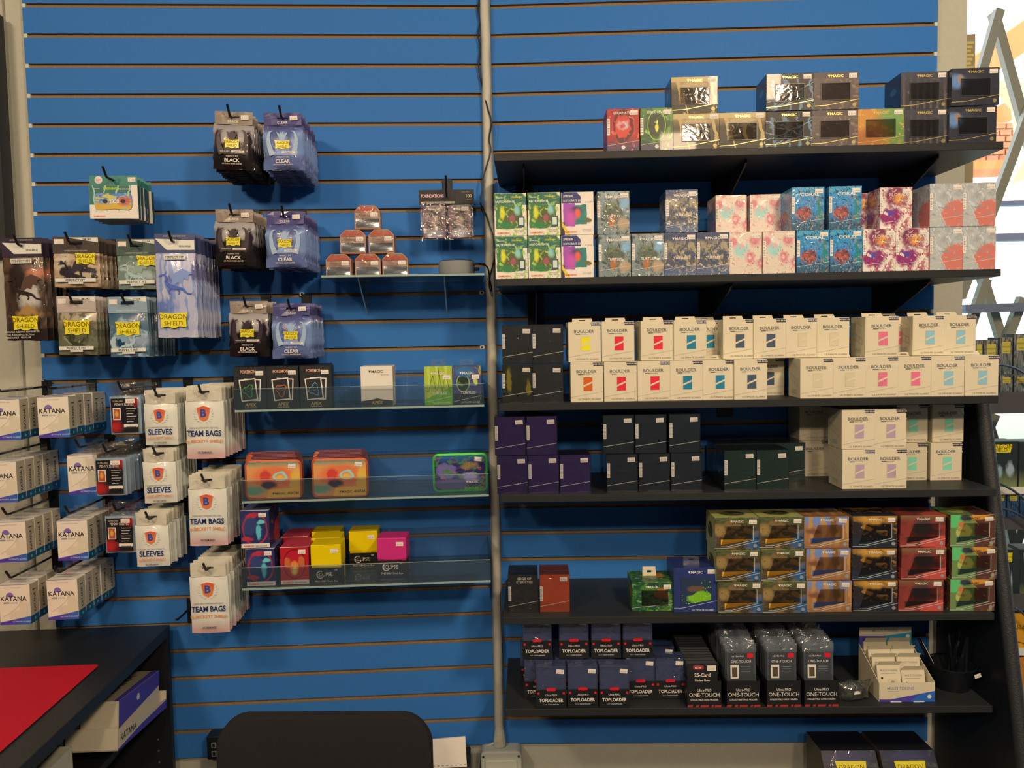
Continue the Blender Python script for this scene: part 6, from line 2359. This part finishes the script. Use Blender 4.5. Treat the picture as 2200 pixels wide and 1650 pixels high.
fz = .572
for i, (x, lab) in enumerate(((1828, 'farther from the window'), (1955, 'nearer the window'))):
    u, d_ = RF.pick(x, 1640, .18)[0], .19
    o = thing('display_carton', 'dark carton of dragon packs with yellow label under the shelves, ' + lab, 'carton', 'dark cartons under the shelves', RF.w(u, d_, 0), RF.a)
    g = G()
    sd = pbr('floor_carton_side', '54442c', .5)
    g.box(-.070, .070, .0, .135, .001, fz - .05, pbr('floor_carton', '2c2620', .5), front=A['floor_pack'], side=sd)
    g.build('carton', o, bevel=.001)
    g = G()
    lid = pbr('floor_carton_lid', '1f1d1c', .35, coat=.4)
    g.face([(-.071, -.012, fz - .06), (.071, -.012, fz - .06), (.071, .030, fz), (-.071, .030, fz)], A['floor_pack'], ((0, 0), (1, 0), (1, 1), (0, 1)))
    g.face([(-.071, .030, fz), (.071, .030, fz), (.071, .137, fz - .004), (-.071, .137, fz - .004)], lid)
    for s_ in (-.071, .071):
        t = [(s_, -.012, fz - .06), (s_, .030, fz), (s_, .137, fz - .004), (s_, .137, fz - .06)]
        g.face(t if s_ > 0 else t[::-1], sd)
    g.text('PERFECT FIT SLEEVES', .007, .0, .050, fz + .0004, GREY, side=2)
    g.build('lid', o)
    g = G()
    g.prism([(-.034, .0), (.034, .0), (.040, .046), (-.040, .046)], -.0008, 0, YEL)
    g.text('DRAGON', .017, 0, .026, -.0012, BROWNINK, sx=.9)
    g.text('SHIELD', .014, 0, .008, -.0012, BROWNINK)
    lb = g.build('logo_label', o)
    lb.location = (0, -.012, fz - .058)
    lb.rotation_euler = (-.61, 0, 0)

# ------------------------------------------------------------------ window bay: frame, folding gate, panes
WD, GD = -.42, -.36
g = G()
FR = pbr('window_frame_paint', 'b8b49c', .5)
fbox(g, RF, 1.30, 1.36, -.46, -.38, 0, 2.95, FR)
fbox(g, RF, 3.4, 3.46, -.46, -.38, 0, 2.95, FR)
fbox(g, RF, 1.30, 3.46, -.46, -.38, 2.88, 2.95, FR)
fbox(g, RF, 1.30, 3.46, -.46, -.38, 0, .30, FR)
for y0, y1 in ((434, 441), (503, 517)):
    za, zb = RF.pick(2180, y1, WD)[1], RF.pick(2180, y0, WD)[1]
    fbox(g, RF, 1.36, 3.4, -.45, -.39, za, zb, pbr('mullion_paint', '8c8898', .5))
struct(g, 'window_1')
wm = bpy.data.objects['window_1']
zl = RF.pick(2180, 438, WD)[1]
frost = film('frosted_film', .06, (.80, .86, .84, 1), .3, .25, 'd8dccc', .3)
for i, (a, b, m) in enumerate(((.30, zl - .10, frost), (zl - .10, zl, frost), (zl, 2.88, film('window_glass', .04)))):
    g = G()
    fbox(g, RF, 1.36, 3.4, WD - .003, WD, a, b, m)
    p = g.build('pane', wm)

g = G()
fbox(g, RF, 1.273, 1.30, -.46, -.0195, 0, 2.95, PLASTER)
struct(g, 'trim_2')

gate = thing('folding_gate', 'pale metal folding security gate of crossed bars inside the window', 'gate', 'window gate', RF.w(1.36, GD, .3))
GM = pbr('gate_metal', '8a7c62', .5, .1)
GM2 = pbr('gate_metal_grey', '74747a', .45, .2)


def bar(p, q, d, w, m, par, origin, name='bar'):
    a, b = [RF.w(*((lambda t: (t[0], d, t[1]))(RF.pick(x, y, d)))) - origin for x, y in (p, q)]
    t = (b - a).normalized()
    nrm = Vector((-RF.n.x, -RF.n.y, 0))
    s = t.cross(nrm).normalized() * w / 2
    k = nrm * .012
    g = G()
    P = [a - s, a + s, b + s, b - s]
    g.face([v + k for v in P][::-1], m)
    g.face([v - k for v in P], m)
    for i in range(4):
        c, e = P[i], P[(i + 1) % 4]
        g.face([c + k, e + k, e - k, c - k], m)
    return g.build(name, par)


go = gate.location.copy()
for p, q, dz in (((2146, 22), (2046, 372), 0), ((2134, 28), (2216, 325), -.026), ((2222, 205), (2062, 640), 0), ((2080, 500), (2170, 790), -.026), ((2118, 600), (2030, 860), 0),
                 ((2136, 890), (2070, 1040), 0), ((2110, 870), (2150, 1000), -.026), ((2196, 640), (2140, 790), 0), ((2166, 1125), (2178, 1185), 0), ((2195, 1125), (2176, 1185), -.026)):
    bar(p, q, GD + dz, .027, GM, gate, go)
bar((2070, 664), (2330, 655), GD + .04, .026, GM2, gate, go, 'cross_rail')
post = thing('display_board', 'tall narrow board with tan printed face beside the window', 'board', None, RF.w(1.306, -.03, 1.60))
g = G()
u0, z0 = RF.pick(2053, 400, -.03)
u1, z1 = RF.pick(2071, 74, -.03)
u2, _ = RF.pick(2095, 74, -.03)
fbox(g, RF, u0, u1 - .001, -.05, -.03, z0, z1 - .006, pbr('board_side', 'b8bca4', .6))
fbox(g, RF, u1 - .001, u2, -.05, -.028, z0, z1, pbr('board_tan', '8c7450', .6))
o = g.build('panel', post)
o.location = -post.location
g = G()
ink = pbr('board_gold', 'b89c50', .5)
for k in range(9):
    za = z1 - .02 - k * .011
    fbox(g, RF, u1 + .006, u2 - .004 - .004 * (k % 3), -.0278, -.0272, za - .007, za, ink)
o = g.build('printed_text', post)
o.location = -post.location

# ------------------------------------------------------------------ wire rack of card goods in the bay
rk = thing('wire_rack', 'wire display rack of card goods standing in the window bay', 'display rack', None, RF.w(1.55, -.15, 0), RF.a)
RM = pbr('rack_wire', '5c5c60', .35, .7)
RT = pbr('rack_tray', '5a5048', .4, .3)
RTR = []
for (y0, y1, nm) in ((842, 888, 'a'), (1046, 1062, 'b'), (1111, 1138, 'c'), (1276, 1312, 'd'), (1392, 1408, 'e'), (1552, 1566, 'f')):
    za, zb = RF.pick(2180, y1, -.02)[1], RF.pick(2180, y0, -.02)[1]
    RTR.append((za, zb))
    g = G()
    g.box(-.19, .30, -.128, .09, za, za + .004, RT)
    g.box(-.19, .30, -.131, -.128, za, zb, RT if y1 - y0 > 20 else pbr('rack_pale_rail', 'd8d0a8', .4))
    g.build('tray', rk)
for x, y in ((-.195, -.13), (.30, -.13), (-.195, .09), (.30, .09)):
    g = G()
    g.tube([(x, y, 0), (x, y, RTR[0][1] + .1)], .006, RM, 8)
    g.build('upright', rk)
for (x0, y0), (x1, y1) in (((2143, 783), (2240, 838)), ((2139, 1036), (2240, 1118)), ((2140, 1090), (2240, 1150)), ((2168, 1300), (2240, 1375))):
    g = G()
    pts = []
    for k in range(9):
        t = k / 8
        x, y = x0 + (x1 - x0) * t, y0 + (y1 - y0) * t - 14 * math.sin(t * 3.14)
        u, zz = RF.pick(x, y, .012)
        pts.append((u - 1.55, -.15 - .012, zz))
    g.tube(pts, .0035, RM, 6)
    g.build('wire_guard', rk, smooth=60)


def rack_pack(kind, w, h, d):
    o = thing('card_pack')
    carton(o, w, h, d, A[kind] if kind in A else pbr('rack_' + kind, {'orange_pack': 'd89020', 'amber_pack': 'c87428'}[kind], .4), pbr('rack_side', '4a463e', .5))
    g = G()
    y = -.0006
    if kind != 'orange_pack':
        g.prism([(-w * .3, h * .78), (w * .3, h * .78), (w * .34, h * .94), (-w * .34, h * .94)], y - .0004, y, YEL if kind == 'rack_dark' else pbr('dull_yellow', 'b8a040', .5))
        g.text('DRAGON', w * .17, 0, h * .86, y - .0008, BROWNINK)
        g.text('SHIELD', w * .14, 0, h * .80, y - .0008, BROWNINK)
    else:
        g.text('SLEEVES', w * .2, 0, h * .6, y, BROWNINK, shear=.3)
        g.strip([(-w * .4, h * .3), (0, h * .2), (w * .4, h * .3)], .003, y, BROWNINK)
    g.build('logo_label', o)
    return o


def rack_row(kind, xs, y0, y1, d, desc, grp, tr):
    for i, (xa, xb) in enumerate(xs):
        za = RTR[tr][0] + .0045
        ua, ub = RF.pick(xa, y1, d)[0], RF.pick(xb, y1, d)[0]
        zb = RF.pick(xa, y0[i] if isinstance(y0, tuple) else y0, d)[1]
        o = rack_pack(kind, ub - ua - .002, zb - za, .06)
        put(o, RF, (ua + ub) / 2, d, za, '%s of window rack, %s from shelves' % (desc, ORD[i]), 'card pack', grp)


rack_row('rack_pack', ((2094, 2112), (2113, 2144), (2146, 2175), (2177, 2212)), (731, 730, 725, 717), 800, -.075, 'grey-brown pack with yellow label, topmost tier', 'packs on the topmost rack tier', 0)
rack_row('rack_pack', ((2148, 2176), (2178, 2210)), 806, 842, -.025, 'small grey-brown pack in front of the topmost tier', 'small packs on the rack', 0)
rack_row('rack_dark', ((2104, 2186), (2188, 2250)), 949, 1045, -.03, 'black pack with bright yellow label, second tier', 'black packs on the rack', 1)
rack_row('rack_blue', ((2136, 2162), (2163, 2190), (2191, 2220)), 1060, 1110, -.03, 'dark blue pack, third tier', 'blue packs on the rack', 2)
rack_row('rack_dark', ((2156, 2177), (2190, 2230)), 1180, 1276, -.03, 'dark pack with yellow label, fourth tier', 'dark packs on the rack', 3)
rack_row('orange_pack', ((2172, 2240),), 1318, 1392, -.03, 'orange box, fifth tier', 'orange packs on the rack', 4)
rack_row('amber_pack', ((2186, 2240),), 1412, 1552, -.03, 'amber box, lowest tier', 'amber packs on the rack', 5)

# ------------------------------------------------------------------ outside the window
bd = thing('brick_building', 'sunlit orange brick building with slanting roof beams outside the window', 'building', None, RF.w(3.2, -3.0, 0), 0)
def outpoly(px, d, th, m, name, par):
    P = [RF.w(*(lambda t: (t[0], d, t[1]))(RF.pick(x, y, d))) - par.location for x, y in px]
    k = RF.n * th
    g = G()
    g.face(P, m)
    g.face([p + k for p in P][::-1], m)
    for i in range(len(P)):
        a, b = P[i], P[(i + 1) % len(P)]
        g.face([a, a + k, b + k, b], m)
    return g.build(name, par)
OB = pbr('orange_stucco', raw('c8703c'), .8, wear=.1, bscale=3)
outpoly(((1900, 262), (2260, 0), (2260, 72), (1900, 320)), -3.0, .25, OB, 'roof_beam', bd)
outpoly(((1900, 372), (2188, 205), (2188, 250), (1900, 420)), -3.1, .25, OB, 'roof_beam', bd)
BR = pbr('brick_face', raw('b06a48'), .9, wear=.3, bscale=18)
zb0, zb1 = RF.pick(2140, 345, -3.05)[1], RF.pick(2140, 262, -3.05)[1]
ua, ub = RF.pick(1960, 300, -3.05)[0], RF.pick(2190, 300, -3.05)[0]
rows = 6
hh = (zb1 - zb0) / rows
me = None
for r in range(rows):
    for c in range(9):
        wv = (ub - ua) / 8.5
        x0 = ua + wv * (c - (.5 if r % 2 else 0))
        x1 = min(ub, x0 + wv - .012)
        if x1 - x0 < .02:
            continue
        g = G()
        fbox(g, RF, x0, x1, -3.2, -3.05 + random.uniform(-.006, .006), zb0 + r * hh, zb0 + (r + 1) * hh - .010, BR)
        o = g.build('brick', bd)
        o.location = -bd.location
g = G()
fbox(g, RF, ua - 1.5, ub, -3.3, -3.07, zb0, zb1, pbr('mortar', raw('c09878'), .9))
fbox(g, RF, ua - 1.5, ub + .0, -3.3, -3.02, zb0 - .06, zb0 - .002, OB)
o = g.build('brick_backing', bd)
o.location = -bd.location
aw = thing('awning', 'pale green-beige awning at the frame edge outside the window', 'awning', None, RF.w(3.0, -2.0, 1.9), 0)
outpoly(((2150, 172), (2300, 172), (2300, 330), (2205, 300), (2196, 225)), -2.2, .1, pbr('awning_cloth', raw('b4ac84'), .8), 'cover', aw)
outpoly(((2172, 396), (2208, 326), (2300, 326), (2300, 350)), -2.1, .1, pbr('awning_cloth', raw('b4ac84'), .8), 'side_flap', aw)
g = G()
g.box(-3.7, 14, .9, 14, -.12, -.02, pbr('pavement', raw('b8b0a4'), .9))
struct(g, 'ground')

# ------------------------------------------------------------------ tell apart what is still labelled alike
SEEN = {}
for o in bpy.data.objects:
    if o.parent is None and 'label' in o:
        SEEN.setdefault(o['label'], []).append(o)
for lab, os_ in SEEN.items():
    if len(os_) > 1:
        os_.sort(key=lambda o: abs(o.location.x))
        for i, o in enumerate(os_):
            o['label'] = lab + ', %s of its kind from the pipe' % ORD[i] if len(lab.split()) <= 9 else lab + ', %s from pipe' % ORD[i]
for o in bpy.data.objects:
    if 'hole' in o:
        del o['hole']
